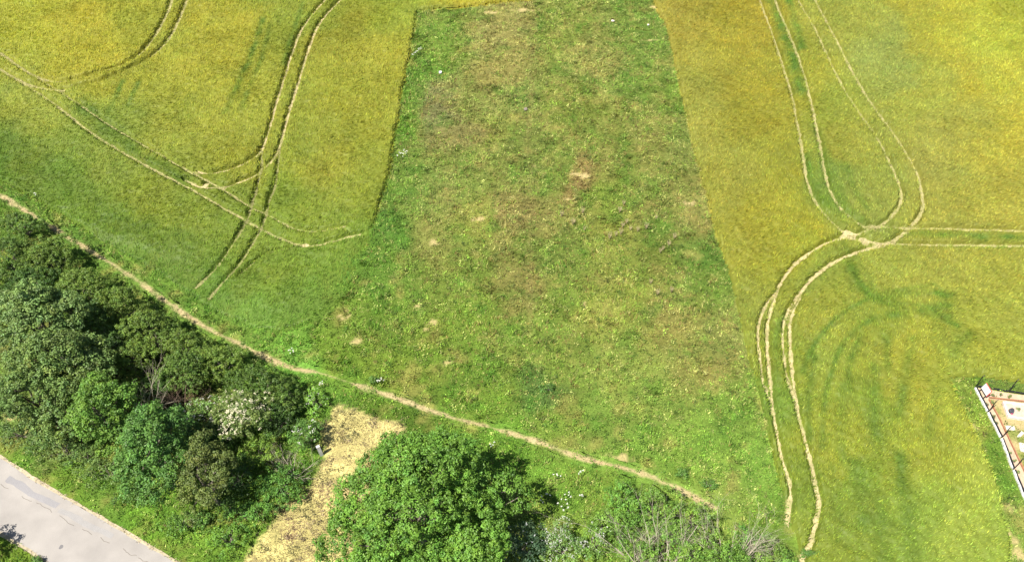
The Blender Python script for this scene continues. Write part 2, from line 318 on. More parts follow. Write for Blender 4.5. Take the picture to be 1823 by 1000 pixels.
BARE = [(915,352,.45,.25),(765,432,.5,.35),(770,572,.35,.6),(800,645,.45,.2),(640,606,.7,.3),(615,560,.4,.5),(1228,362,.6,.35),(950,297,.25,.4),(1040,548,.18,.5),(700,720,.2,.2),(850,389,.5,.3),(1040,312,1.1,.35),(375,532,.35,.25),(290,495,.35,.2),
 (760,585,.3,.2),(745,545,.3,.15),(1155,72,1.2,.12),(1170,12,.6,.3),(940,18,1.4,.35),(870,22,1.0,.3),(1000,20,.3,.6),(1120,845,.5,.2),(1100,820,1.6,.45),(1010,355,.3,.2),(1190,50,.3,.3),(1275,50,.3,.5),(25,742,.6,.3),(60,770,.5,.3),(20,735,.5,.3),(1715,705,.3,.2),(1735,760,.35,.3),
 (1752,836,.5,.3),(1790,900,.5,.5),(1815,985,.4,.6),(1800,955,.5,.6),(610,840,.3,.3)]
BARE = [(*[float(q) for q in at(a, b)], w, h) for a, b, w, h in BARE]
GREYV = at(0, 0)

def zone(x, y):
    """classify ground points: returns dict of soft masks"""
    px, py = topix(x, y)
    wob = fbm(x, y, 1.6, 3, 1)*.22
    d = {}
    d['cl'] = sdist(x, y, CROP_L)+wob; d['cr'] = sdist(x, y, CROP_R)+wob*.8
    d['path'] = dline(x, y, PATH, 3)+fbm(x, y, .8, 3, 2)*.12; d['clear'] = sdist(x, y, CLEAR)+fbm(x, y, 1.2, 4, 3)*.9
    d['road'] = sdist(x, y, ROAD); d['plot'] = sdist(x, y, PLOT)
    tr = np.full(len(x), 3.0)
    for k, pl in TRK.items(): tr = np.minimum(tr, dline(x, y, pl, 1.5)-TW[k]/2)
    for (jx, jy), r in zip(JUNC, JR):
        tr = np.minimum(tr, np.hypot(x-jx, y-jy)-r*(.55+.45*fbm(x, y, .7, 2, 1)))
    d['trk'] = tr; d['px'] = px; d['py'] = py
    return d
def crop_col(x, y, px, py):
    jx = fbm(x, y, 6, 4, 0)*60; jy = fbm(x, y, 6, 4, 1)*40
    c = blend(px+jx, py+jy, CROP_PTS, 42)
    g = np.zeros(len(x)); n = .6+.8*(fbm(x, y, 1.1, 3, 2)+.4)
    for pl, w, s in GREEN:
        dd = dline(x, y, pl, w*2.2+.6)+fbm(x, y, .9, 2, 3)*w*.35
        g = np.maximum(g, np.minimum(1, s*1.45)*np.exp(-(dd/w)**2)*np.clip(n, .4, 1.2))
    c = c*(1-g[:, None])+lin(GREENC)*g[:, None]
    m = 1+.14*fbm(x, y, 1.3, 4, 3)+.12*fbm(x, y, .38, 2, 2); c = c*m[:, None]
    h = fbm(x, y, 3.2, 4, 1)*.55+.3*fbm(x, y, 1.0, 2, 0)
    c[:, 0] *= 1+.14*h; c[:, 1] *= 1+.02*h; c[:, 2] *= 1-.1*h
    return np.clip(c, .004, 1)
SEAM = P(L(949,10, 948,120, 943,200, 940,260, 946,300, 943,420, 944,520, 943,600))
def mead_col(x, y, px, py):
    jx = fbm(x, y, 4, 4, 2)*46; jy = fbm(x, y, 4, 4, 3)*34
    c = blend(px+jx, py+jy, MEAD_PTS, 30)
    a = fbm(x, y, 1.5, 5, 0); b = fbm(x, y, .7, 3, 1); e = fbm(x, y, 2.4, 4, 3)
    k = (sst(.15, .55, a)*.55)[:, None]; c = c*(1-k)+lin((168, 158, 90))*k
    k = (sst(.15, .55, -a)*.5)[:, None]; c = c*(1-k)+lin((84, 134, 40))*k
    k = (sst(.25, .6, e)*.22*(px > 700)*(py < 700))[:, None]; c = c*(1-k)+lin((146, 118, 74))*k
    c = c*(1+.24*b+.12*fbm(x, y, .3, 2, 2))[:, None]
    d = dline(x, y, SEAM, 2)+.25*fbm(x, y, .7, 3, 1); k = (sst(.42, .1, d)*sst(-.5, .3, fbm(x, y, 2.5, 3, 2))*.5)[:, None]; c = c*(1-k)+lin((160, 146, 92))*k
    return np.clip(c, .004, 1)
STRAWC = lin((220, 202, 142)); DRYC = lin((214, 196, 138)); SOILC = lin((190, 170, 126))
KA = np.array([.76, .765, .59])            # seen colour -> base colour
KC = np.array([.645, .722, .50])

def bare_mask(x, y):
    m = np.zeros(len(x))
    n = fbm(x, y, .45, 4, 0)
    for bx, by, w, h in BARE:
        m = np.maximum(m, 1.5-((x-bx)/w)**2*1.0-((y-by)/h)**2+n*2.6-.35)
    return np.clip(m, 0, 1)

# ------------------------------------------------------------------ ground
def axis(lo, hi, st):
    return np.arange(lo, hi+st/2, st)
def ground():
    gx = np.concatenate([[-3000, -900, -300, -140], axis(-84, 84, .26), [140, 300, 900, 3000]])
    gy = np.concatenate([[-3000, -900, -200, -60, 0], axis(12, 104, .26), [150, 300, 900, 4000]])
    X, Y = np.meshgrid(gx, gy); x = X.ravel(); y = Y.ravel()
    d = zone(x, y); px, py = np.clip(d['px'], -300, 2150), np.clip(d['py'], -140, 1150)
    far = (np.abs(x) > 84.5) | (y < 11) | (y > 104.5)
    px = np.where(y < 11, 900, px); py = np.where(y < 11, 1100, py)
    cc = crop_col(x, y, px, py); mc = mead_col(x, y, px, py)
    crop = np.maximum(sst(-.1, .1, d['cl']), sst(-.1, .1, d['cr']))[:, None]
    crop = np.where(far[:, None], 1.0, crop)
    so = (sst(3.5, 0, d['cl'])*sst(400, 470, py))[:, None]; cc = cc*(1-so)+mc*so
    c = mc*(1-crop)*.72+cc*crop
    b = bare_mask(x, y)[:, None]*.9; c = c*(1-b)+SOILC*b
    cl = sst(-.15, .15, d['clear'])[:, None]*.85; nn = (.75+.5*(fbm(x, y, .8, 4, 0)+.5))[:, None]
    c = c*(1-cl)+DRYC*nn*cl
    pl = sst(0, .1, d['plot'])[:, None]; gr = sst(-.25, .15, fbm(x, y, 1.1, 3, 2))[:, None]
    c = c*(1-pl)+(lin((186, 166, 128))*(1-gr*.85)+lin((128, 140, 66))*gr*.85)*pl
    z = -.035+.035*fbm(x, y, 1.4, 3, 0)-.01
    z = np.where(far | (d['road'] > -1) | (d['plot'] > -.5), -.012, z)
    n, m = len(gx), len(gy); i = np.arange(n*m).reshape(m, n)
    F = np.stack([i[:-1, :-1], i[:-1, 1:], i[1:, 1:], i[1:, :-1]], -1).reshape(-1, 4)
    o = mesh_obj('ground', np.stack([x, y, z], 1), F, M_GROUND, c*KA*.85, smooth_=True)
    o['kind'] = 'structure'
ground()

def strip(pl, w0, z, name, colf, mat, wn=.2, cross=4, step=.25, taper=False):
    """ribbon along a polyline with ragged edges and straw lying on it"""
    pl = np.asarray(pl); seg = np.hypot(*(np.diff(pl, axis=0).T)); s = np.concatenate([[0], np.cumsum(seg)])
    q = np.arange(0, s[-1], step); x = np.interp(q, s, pl[:, 0]); y = np.interp(q, s, pl[:, 1])
    dx = np.gradient(x); dy = np.gradient(y); l = np.hypot(dx, dy); nx, ny = -dy/l, dx/l
    V = []; 
    tp = np.minimum(1, np.minimum(q, s[-1]-q)/1.5)*.8+.2 if taper else 1
    for j in range(cross+1):
        t = j/cross*2-1
        ww = w0/2*(1+wn*fbm(x+t*7, y, .9, 3, 1)*2)*tp
        V.append(np.stack([x+nx*t*ww, y+ny*t*ww, np.full(len(x), z)], 1))
    V = np.stack(V, 1); n = len(x); i = np.arange(n*(cross+1)).reshape(n, cross+1); V = V.reshape(-1, 3)
    F = np.stack([i[:-1, :-1], i[1:, :-1], i[1:, 1:], i[:-1, 1:]], -1).reshape(-1, 4)
    C = colf(V[:, 0], V[:, 1])
    # flattened straw
    k = int(s[-1]*w0*70); t = rng.random(k)*s[-1]; off = (rng.random(k)-.5)*w0
    bx = np.interp(t, s, pl[:, 0])+np.interp(t, q, nx)*off; by = np.interp(t, s, pl[:, 1])+np.interp(t, q, ny)*off
    bc = colf(bx, by)*rng.uniform(.8, 1.2, k)[:, None]
    ang = np.arctan2(np.interp(t, q, dy), np.interp(t, q, dx))
    bv, bf, bcc = blades(bx, by, np.full(k, z), .22, .035, np.full(k, 1.35), ang, bc, 2, .05)
    o = mesh_obj(name, np.vstack([V, bv]), [F, bf+len(V)], mat, np.vstack([C, bcc]))
    o['kind'] = 'structure'; return o

def trackcol(x, y):
    n = fbm(x, y, .8, 4, 2)+.35*fbm(x, y, .3, 2, 1); c = STRAWC*(1+.18*fbm(x, y, .3, 2, 0))[:, None]
    g = (sst(.1, .6, n)*.5)[:, None]; c = c*(1-g)+lin((150, 158, 78))*g
    return c*.63
for k, pl in TRK.items():
    green = k in ('d1', 'd2', 'e1', 'v1', 'v2'); semi = k in ('b1', 'b2', 'a1', 'a2', 's1', 's2', 'r1', 'r2', 't1', 't2')
    f = (lambda x, y: trackcol(x, y)*.35+lin((128, 138, 66))*.42) if green else ((lambda x, y: trackcol(x, y)*.62+lin((150, 160, 70))*.24) if semi else trackcol)
    def f2(x, y, f=f, pl=pl, w=TW[k]):
        d = dline(x, y, pl, 2)+.09*fbm(x, y, .45, 4, 3); g = sst(w*.36, w*.5+.12, d)[:, None]; px, py = topix(x, y)
        return f(x, y)*(1-g)+crop_col(x, y, px, py)*KC*.75*g
    strip(pl, TW[k]+.42, .006+.001*list(TRK).index(k), 'wheel_track', f2, M_STRAW, .1, taper=True)
JV = []
def blob(name, cx, cy, rx, ry, z, colf, mat, n=28, rings=4):
    V = [(cx, cy, z)]; F3 = []; F4 = []
    for r in range(1, rings+1):
        for i in range(n):
            a = 2*math.pi*i/n; q = (1+.3*float(fbm(np.array([cx+math.cos(a)*1.3]), np.array([cy+math.sin(a)*1.3]), .8, 3, 2)[0]))*r/rings
            V.append((cx+math.cos(a)*rx*q, cy+math.sin(a)*ry*q, z))
    V = np.array(V)
    for i in range(n):
        j = (i+1) % n; F3.append((0, 1+i, 1+j))
        for r in range(rings-1): a = 1+r*n; F4.append((a+i, a+n+i, a+n+j, a+j))
    o = mesh_obj(name, V, [np.array(F3), np.array(F4)], mat, colf(V[:, 0], V[:, 1])); o['kind'] = 'structure'; return o
for i, ((jx, jy), r) in enumerate(zip(JUNC, JR)):
    blob('trampled_ground', jx, jy, r*.8, r*.7, .030+.001*i, trackcol, M_STRAW)
def pathcol(x, y):
    n = fbm(x, y, 1.5, 4, 1); px, py = topix(x, y)
    c = lin((204, 184, 128))*(1+.2*fbm(x, y, .35, 3, 0))[:, None]
    g = sst(.05, .5, n)[:, None]*.6; c = c*(1-g)+lin((150, 164, 84))*g
    e = sst(.1, .5, -n)[:, None]*.35; c = c*(1-e)+lin((190, 158, 112))*e
    c = c*.62; d = dline(x, y, PATH, 3)+.22*fbm(x, y, .8, 4, 3)+.12*fbm(x, y, 4, 2, 0); g = sst(.04, .26, d)[:, None]; return c*(1-g)+mead_col(x, y, px, py)*KA*.9*g
strip(PATH[PATH[:, 0] < at(1285, 912)[0]], 1.1, .007, 'footpath', pathcol, M_STRAW, .25, 14)

# ------------------------------------------------------------------ crops
def cropz(x, y, px, py, tr, e, tall, bh, which):
    soft = sst(400, 470, py) if which == 'cl' else 0
    edge = sst(0, .3+soft*3.2, e)
    return bh*tall*sst(-.05, .22, tr)*edge*(1+.22*fbm(x, y, 1.5, 3, 1)+.26*fbm(x, y, .42, 2, 2))
def crop(name, PG, which, label, box4, dens, base_h):
    x0, x1, y0, y1 = box4; st = .15
    gx = axis(x0, x1, st); gy = axis(y0, y1, st); X, Y = np.meshgrid(gx, gy); x = X.ravel(); y = Y.ravel()
    px, py = topix(x, y); keep = (px > -110) & (px < 1935) & (py > -70) & (py < 1090)
    ins = np.zeros(len(x), bool); ki = np.nonzero(keep)[0]
    d = zone(x[ki], y[ki]); e = d[which]; ins[ki[e > -.02]] = True
    hh = np.zeros(len(x)); tall = .72+.28*sst(150, -60, py[ki]-420) if which == 'cl' else 1
    tr = d['trk']+fbm(x[ki], y[ki], .5, 3, 0)*.12
    hh[ki] = cropz(x[ki], y[ki], px[ki], py[ki], tr, e, tall, base_h, which)
    lowz = hh < .02
    hh = np.where(lowz, -.03, hh)
    n, m = len(gx), len(gy); i = np.arange(n*m).reshape(m, n); I2 = ins.reshape(m, n)
    ok = I2[:-1, :-1] & I2[:-1, 1:] & I2[1:, 1:] & I2[1:, :-1]
    F = np.stack([i[:-1, :-1], i[:-1, 1:], i[1:, 1:], i[1:, :-1]], -1)[ok]
    used = np.zeros(n*m, bool); used[F.ravel()] = True; re = np.cumsum(used)-1; F = re[F]
    x, y, z = x[used], y[used], hh[used]; px, py = px[used], py[used]
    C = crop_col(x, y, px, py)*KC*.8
    # heads and blades of the standing crop
    k = int((x1-x0)*(y1-y0)*dens); bx = rng.uniform(x0, x1, k); by = rng.uniform(y0, y1, k)
    qx, qy = topix(bx, by); s = (qx > -110) & (qx < 1935) & (qy > -70) & (qy < 1090) & inpoly(bx, by, PG+0)
    bx, by = bx[s], by[s]; d = zone(bx, by); e = d[which]
    s = (e > .02) & (d['trk']+fbm(bx, by, .5, 3, 0)*.12+rng.normal(0, .07, len(bx)) > .0); bx, by = bx[s], by[s]; e = e[s]; tr = d['trk'][s]; qx, qy = d['px'][s], d['py'][s]
    tall = .72+.28*sst(150, -60, qy-420) if which == 'cl' else 1
    ht = cropz(bx, by, qx, qy, tr, e, tall, base_h, which)
    bc = crop_col(bx, by, qx, qy)
    if which == 'cl':
        mx = (sst(3.5, 0, e)*sst(400, 470, qy))[:, None]; bc = bc*(1-mx)+mead_col(bx, by, qx, qy)*mx
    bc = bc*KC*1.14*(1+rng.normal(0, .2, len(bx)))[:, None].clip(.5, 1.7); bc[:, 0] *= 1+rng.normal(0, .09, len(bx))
    ld = fbm(bx, by, 5, 3, 2)*2.2+.6
    le = .75+.35*fbm(bx, by, 2.5, 3, 0)
    bv, bf, bcc = blades(bx, by, ht-.07, .30, .062, le, ld, bc, 3, .07, .22, .5)
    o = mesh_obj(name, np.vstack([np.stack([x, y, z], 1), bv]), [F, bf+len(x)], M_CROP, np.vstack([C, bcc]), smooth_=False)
    tag(o, label, 'crop', None, 'stuff'); return o
crop('barley_crop', CROP_L, 'cl', 'standing yellow green barley crossed by wheel tracks left of the meadow', (-74, 4, 30, 98), 46, .38)
crop('barley_crop', CROP_R, 'cr', 'standing yellow green barley with looping wheel tracks right of the meadow', (8, 74, 14, 98), 46, .38)

# ------------------------------------------------------------------ rough grass
def grass(name, label, sel, box4, dens, hf, colf, k=3, w=.06, weeds=.14):
    x0, x1, y0, y1 = box4; n = int((x1-x0)*(y1-y0)*dens); x = rng.uniform(x0, x1, n); y = rng.uniform(y0, y1, n)
    px, py = topix(x, y); s = (px > -90) & (px < 1915) & (py > -60) & (py < 1090); x, y = x[s], y[s]
    d = zone(x, y); d['bare'] = bare_mask(x, y); s = sel(x, y, d); x, y = x[s], y[s]; px, py = d['px'][s], d['py'][s]; d = {q: v[s] for q, v in d.items()}
    h = hf(x, y, d)
    c = colf(x, y, d)
    c = c*(1+rng.normal(0, .2, len(x))+(.35 if weeds > .05 else .3)*fbm(x, y, .4, 2, 1))[:, None].clip(.35, 1.8)
    v, f, cc = blades(x, y, np.full(len(x), -.05), h, w, .75+.3*fbm(x, y, 1, 2, 1), fbm(x, y, 2, 3, 2)*5, c, k, .06, .24)
    # broad leaved weeds growing through the grass
    sel = np.nonzero(rng.random(len(x)) < weeds)[0]; K = 9; m = len(sel)
    if m:
        big = rng.uniform(.5, 1.3, m)[:, None]
        pts = np.stack([x[sel][:, None]+rng.normal(0, .11, (m, K))*big, y[sel][:, None]+rng.normal(0, .11, (m, K))*big, h[sel][:, None]*rng.uniform(.3, 1.0, (m, K))], -1).reshape(-1, 3)
        nn = rng.normal(0, .55, (m*K, 3))+np.array([0, 0, 1]); nn /= np.linalg.norm(nn, axis=1)[:, None]
        wc = np.repeat(c[sel]*rng.choice([.55, .75, .95, 1.25], m)[:, None]*np.array([.95, 1.04, .95]), K, 0)*rng.uniform(.85, 1.15, (m*K, 1))
        lv, lf, lc = leaves(pts, nn, (rng.uniform(.06, .13, (m, K))*big).ravel(), wc); lf = lf+len(v)
        v = np.vstack([v, lv]); cc = np.vstack([cc, lc]); f = [f, lf]
    o = mesh_obj(name, v, f, M_GRASS, cc); tag(o, label, 'grass', None, 'stuff')
def not_crop(d): return (d['cl'] < .02) & (d['cr'] < .02) & (d['road'] < -.12) & (d['plot'] < 0)
def mh(x, y, d):
    tuss = sst(.0, .7, fbm(x, y, .9, 3, 0)); big = sst(.2, .7, fbm(x, y, .45, 2, 3))
    h = .13+.26*tuss+.22*big
    edge = np.exp(-(dline(x, y, P(MEAD_LEFT), 3)/.8)**2); return h+.18*edge
def near_path(d): return d['path'] > .02+np.abs(rng.normal(0, .17, len(d['path'])))
PXL = lambda d: (d['px'], d['py'])
def meadow_sel(x, y, d):
    south = below_path(x, y)
    return not_crop(d) & near_path(d) & (~south) & (d['bare'] < rng.uniform(.3, .9, len(x))) & (x > -62) & (d['px'] < 1500)
PATHLINE = PATH
def below_path(x, y): return y < np.interp(x, PATHLINE[:, 0], PATHLINE[:, 1])
def verge_sel(x, y, d):
    return not_crop(d) & near_path(d) & (below_path(x, y) | (d['px'] > 1500)) & (d['clear'] < rng.normal(-.05, .15, len(x))) & (d['bare'] < rng.uniform(.3, .9, len(x)))
def mcol(x, y, d):
    c = mead_col(x, y, d['px'], d['py']); r = rng.random(len(x)); w = sst(-.2, .5, fbm(x, y, .8, 3, 1)); up = sst(760, 640, d['py'])*sst(690, 790, d['px'])
    for lo, hi, q, k in ((0, .10+.10*w, (206, 196, 132), .6), (.25, .36, (74, 112, 36), .7), (.4, .4+.09*up*(1-w)+.02, (150, 118, 78), .75), (.6, .68, (150, 186, 66), .7), (.8, .83, (58, 88, 34), .8)):
        m = (((r > lo) & (r < hi))*k)[:, None]; c = c*(1-m)+lin(q)*m
    return c*KA*1.22
grass('meadow_grass', 'rough uncut meadow grass and weeds between the two barley fields', meadow_sel, (-66, 34, 24, 96), 52, mh, mcol)
grass('verge_grass', 'bright green grass on the verges beside road, path and hedge', verge_sel, (-66, 44, 15, 66), 52, lambda x, y, d: .16+.14*sst(0, .6, fbm(x, y, .9, 3, 0)), mcol)
def plot_sel(x, y, d): return (d['plot'] > .9) & (fbm(x, y, 1.1, 3, 2) > rng.normal(-.1, .12, len(x)))
def plcol(x, y, d): return np.tile(lin((128, 146, 62)), (len(x), 1))*KA*rng.uniform(.6, 1.3, len(x))[:, None]
grass('plot_grass', 'patchy grass growing between the slabs inside the garden plot', plot_sel, (24, 44, 20, 36), 60, lambda x, y, d: .1+.1*rng.random(len(x)), plcol)
def dry_sel(x, y, d): return (d['clear'] > rng.normal(-.1, .2, len(x))) & (d['road'] < -.12)
def dcol(x, y, d):
    c = DRYC*(1+.3*fbm(x, y, .5, 3, 1))[:, None]; g = (sst(-.12, .3, fbm(x, y, 1.1, 4, 2))*.75)[:, None]
    c = c*(1-g)+lin((150, 160, 84))*g; g = (sst(.15, .5, fbm(x, y, 1.1, 4, 3))*.4)[:, None]; return (c*(1-g)+lin((200, 160, 122))*g)*np.array([.45, .395, .50])
grass('dry_grass', 'dry straw coloured mown grass in the clearing left of the big round tree', dry_sel, (-20, -6, 14, 36), 130, lambda x, y, d: .10+.06*sst(0, .6, fbm(x, y, .7, 3, 0)), dcol, 3, .04, .03)

# ------------------------------------------------------------------ road
def ribbon(A, B, z, name, mat, n=80):
    A = smooth(A, 4); B = smooth(B, 4)
    def rs(p):
        s = np.concatenate([[0], np.cumsum(np.hypot(*np.diff(p, axis=0).T))]); q = np.linspace(0, s[-1], n)
        return np.stack([np.interp(q, s, p[:, 0]), np.interp(q, s, p[:, 1])], 1)
    A = rs(A); B = rs(B); V = []
    for t in np.linspace(0, 1, 7): V.append(A*(1-t)+B*t)
    V = np.stack(V, 1).reshape(-1, 2); V = np.concatenate([V, np.full((len(V), 1), z)], 1)
    i = np.arange(n*7).reshape(n, 7); F = np.stack([i[:-1, :-1], i[:-1, 1:], i[1:, 1:], i[1:, :-1]], -1).reshape(-1, 4)
    o = mesh_obj(name, V, F, mat); o['kind'] = 'structure'; return o
def mat_road():
    m = bpy.data.materials.new('worn_asphalt'); m.use_nodes = True; n = m.node_tree; N = n.nodes; Lk = n.links
    p = N['Principled BSDF']; p.inputs['Roughness'].default_value = .85; p.inputs['Specular IOR Level'].default_value = .2
    g = N.new('ShaderNodeNewGeometry')
    a = N.new('ShaderNodeTexNoise'); a.inputs['Scale'].default_value = .55; a.inputs['Detail'].default_value = 6
    b = N.new('ShaderNodeTexNoise'); b.inputs['Scale'].default_value = 40; b.inputs['Detail'].default_value = 5
    v = N.new('ShaderNodeTexVoronoi'); v.inputs['Scale'].default_value = 30
    for t in (a, b, v): Lk.new(g.outputs['Position'], t.inputs['Vector'])
    r = N.new('ShaderNodeValToRGB'); r.color_ramp.elements[0].position = .3; r.color_ramp.elements[1].position = .7
    r.color_ramp.elements[0].color = (.215, .198, .180, 1); r.color_ramp.elements[1].color = (.280, .258, .233, 1); Lk.new(a.outputs['Fac'], r.inputs[0])
    mr = N.new('ShaderNodeMapRange'); mr.inputs[3].default_value = .80; mr.inputs[4].default_value = 1.2; Lk.new(b.outputs['Fac'], mr.inputs[0])
    mx = N.new('ShaderNodeVectorMath'); mx.operation = 'SCALE'; Lk.new(r.outputs[0], mx.inputs[0]); Lk.new(mr.outputs[0], mx.inputs['Scale'])
    Lk.new(mx.outputs[0], p.inputs['Base Color'])
    bp = N.new('ShaderNodeBump'); bp.inputs['Distance'].default_value = .008; Lk.new(v.outputs['Distance'], bp.inputs['Height']); Lk.new(bp.outputs[0], p.inputs['Normal'])
    return m
ribbon(ROAD_U, ROAD_D, .004, 'road', mat_road())
def gravelcol(x, y): return lin((222, 204, 166))*(.52+.15*fbm(x, y, .4, 3, 0))[:, None]
def offs(pl, d):
    dx = np.gradient(pl[:, 0]); dy = np.gradient(pl[:, 1]); l = np.hypot(dx, dy); return np.stack([pl[:, 0]-dy/l*d, pl[:, 1]+dx/l*d], 1)
for pl in (smooth(ROAD_U), smooth(ROAD_D)): strip(pl, .20, .010, 'road_edge', gravelcol, M_STRAW, .5)
def patchcol(c):
    return lambda x, y: lin(c)*.40*(1+.15*fbm(x, y, .5, 4, 0))[:, None]
M_PATCH = mat_vcol('tar_patch', .8, 0, 30, .2, .004, 60, .25)
def sheet_strip(pl, w, z, name, c, mat):
    x = smooth(P(pl), 5); V = []
    if w < .03: x = x+np.stack([fbm(x[:, 0], x[:, 1], .35, 3, 2), fbm(x[:, 0], x[:, 1], .35, 3, 3)], 1)*.13
    q = offs(x, w/2); r = offs(x, -w/2); n = len(x)
    q = q+np.stack([fbm(q[:, 0], q[:, 1], .6, 3, 0), fbm(q[:, 0], q[:, 1], .6, 3, 1)], 1)*w*.35
    r = r+np.stack([fbm(r[:, 0], r[:, 1], .6, 3, 0), fbm(r[:, 0], r[:, 1], .6, 3, 1)], 1)*w*.35
    V = np.concatenate([np.concatenate([q, r]), np.full((2*n, 1), z)], 1)
    i = np.arange(n-1); F = np.stack([i, i+1, i+1+n, i+n], 1)
    o = mesh_obj(name, V, F, mat, patchcol(c)(V[:, 0], V[:, 1])); o['kind'] = 'structure'
sheet_strip(L(12,851, 40,866, 70,884, 104,899), .42, .008, 'road_repair', (188, 184, 184), M_PATCH)
sheet_strip(L(106,906, 135,922, 165,938, 200,953), .36, .008, 'road_repair', (200, 195, 190), M_PATCH)
blob('road_repair', *at(108.5, 973), .13, .16, .008, patchcol((150, 146, 146)), M_PATCH, 12, 2)
for pl in (L(0,861, 16,870), L(38,882, 46,888, 56,891), L(64,896, 74,899, 82,905, 94,912), L(106,918, 118,926, 131,933), L(148,940, 166,950), L(178,956, 186,962, 196,965), L(219,976, 232,986, 240,990), L(246,992, 263,1000)):
    sheet_strip(pl, .022, .011, 'road_crack', (130, 118, 100), M_PATCH)

# ------------------------------------------------------------------ woody plants
def lobe_cloud(lobes, dens, rc, per, leaf, col, var=.22, low=-.35, fill=.25):
    """clumps of leaves over the outside of ellipsoid lobes (cx,cy,cz,rx,ry,rz); world metres"""
    P0 = []; N0 = []; Cc = []; Sz = []
    lobes = [tuple(l) for l in lobes]
    for li, (cx, cy, cz, rx, ry, rz) in enumerate(lobes):
        area = 4*math.pi*((rx*ry)**1.6/3+(rx*rz)**1.6/3+(ry*rz)**1.6/3)**(1/1.6)
        n = max(10, int(area*dens)); u = rng.normal(0, 1, (n, 3)); u /= np.linalg.norm(u, axis=1)[:, None]
        u = u[u[:, 2] > low]; n = len(u)
        # uneven outline: radius modulated by direction
        nz = fbm(u[:, 0]*2+li*3.1, u[:, 1]*2+u[:, 2]*1.7, .8, 3, li % 4); kp = rng.random(n) < sst(-.55, .0, nz)+.25
        u = u[kp]; nz = nz[kp]; n = len(u); m = 1.02+.42*nz+rng.uniform(-.16, .08, n)
        ins = rng.random(n) < fill; m = np.where(ins, m*rng.uniform(.45, .9, n), m)
        R = np.array([rx, ry, rz]); c = np.array([cx, cy, cz])+u*R*m[:, None]
        nn = u/R; nn /= np.linalg.norm(nn, axis=1)[:, None]
        P0.append(c); N0.append(nn)
    c = np.vstack(P0); nn = np.vstack(N0)
    keep = np.ones(len(c), bool)
    for li, (cx, cy, cz, rx, ry, rz) in enumerate(lobes):        # drop clumps deep inside another lobe
        q = ((c-np.array([cx, cy, cz]))/np.array([rx, ry, rz])); keep &= (q**2).sum(1) > .42
    keep &= c[:, 2] > .15; c = c[keep]; nn = nn[keep]; n = len(c)
    cv = (1+rng.normal(0, var*.8, n)+.25*fbm(c[:, 0], c[:, 1], 1.6, 3, 1)).clip(.45, 1.8); hue = rng.normal(0, 1, n)
    K = per; rad = rc*rng.uniform(.6, 1.3, n)
    off = rng.normal(0, 1, (n, K, 3)); off /= np.linalg.norm(off, axis=2)[..., None]; off *= rng.uniform(.25, 1, (n, K, 1))**.6
    pts = c[:, None]+off*rad[:, None, None]*np.array([1, 1, .75])
    no = off*1.2+nn[:, None]*.3+np.array([0, 0, .38])+rng.normal(0, .35, (n, K, 3)); no /= np.linalg.norm(no, axis=2)[..., None]
    base = np.asarray(col)
    cc = base*(cv[:, None]); cc[:, 0] *= 1+.06*hue; cc[:, 2] *= 1-.06*hue
    cc = np.repeat(cc[:, None], K, 1)*(1+rng.normal(0, var*.5, (n, K, 1)))
    s = leaf*rng.uniform(.6, 1.25, (n, K))
    return leaves(pts.reshape(-1, 3), no.reshape(-1, 3), s.ravel(), np.clip(cc.reshape(-1, 3), .005, 1))
def limbs(root, tips, r, n_sub=4, wob=.12):
    """a trunk that forks to several tips, as tapered curved tubes"""
    segs = []
    root = Vector(root)
    for tp in tips:
        tp = Vector(tp); p = root.copy(); k = n_sub; rr = r
        for i in range(1, k+1):
            t = i/k; q = root.lerp(tp, t); q.z = root.z+(tp.z-root.z)*(t**.8)
            if i < k: q += Vector((random.uniform(-1, 1), random.uniform(-1, 1), random.uniform(-.3, .3)))*wob*(tp-root).length
            r1 = r*(1-.8*t); segs.append((p, q, rr, r1)); p = q; rr = r1
    return segs
def where(px, py, zc):
    x, y = at(px, py, zc); x = float(x); y = float(y); d = y*cp+(CH-zc)*sp; return x, y, FPX/d
LK = np.array([1.24, 1.22, 1.0])
def crown_lobes(px, py, rpx, rpy, ztop, nl, flat=.8, seed=0):
    """big lobe plus smaller ones around it; px,py centre of the crown as seen, ztop its height"""
    r0 = random.Random(seed*77+int(px)+int(py))
    zc = ztop*.55; x, y, s = where(px, py, zc); rx = rpx/s; ry = rpy/s*1.12; rz = min(ztop-zc, max(rx, ry))*.95
    lobes = [(x, y, zc, rx*.62, ry*.62, rz*.85)]
    for i in range(nl):
        a = 2*math.pi*(i+r0.random()*.6)/nl; q = r0.uniform(.48, .74); k = r0.uniform(.26, .46)
        lobes.append((x+math.cos(a)*rx*q, y+math.sin(a)*ry*q, zc+rz*r0.uniform(-.4, .42), rx*k, ry*k, rz*k*1.05))
    return x, y, zc, lobes
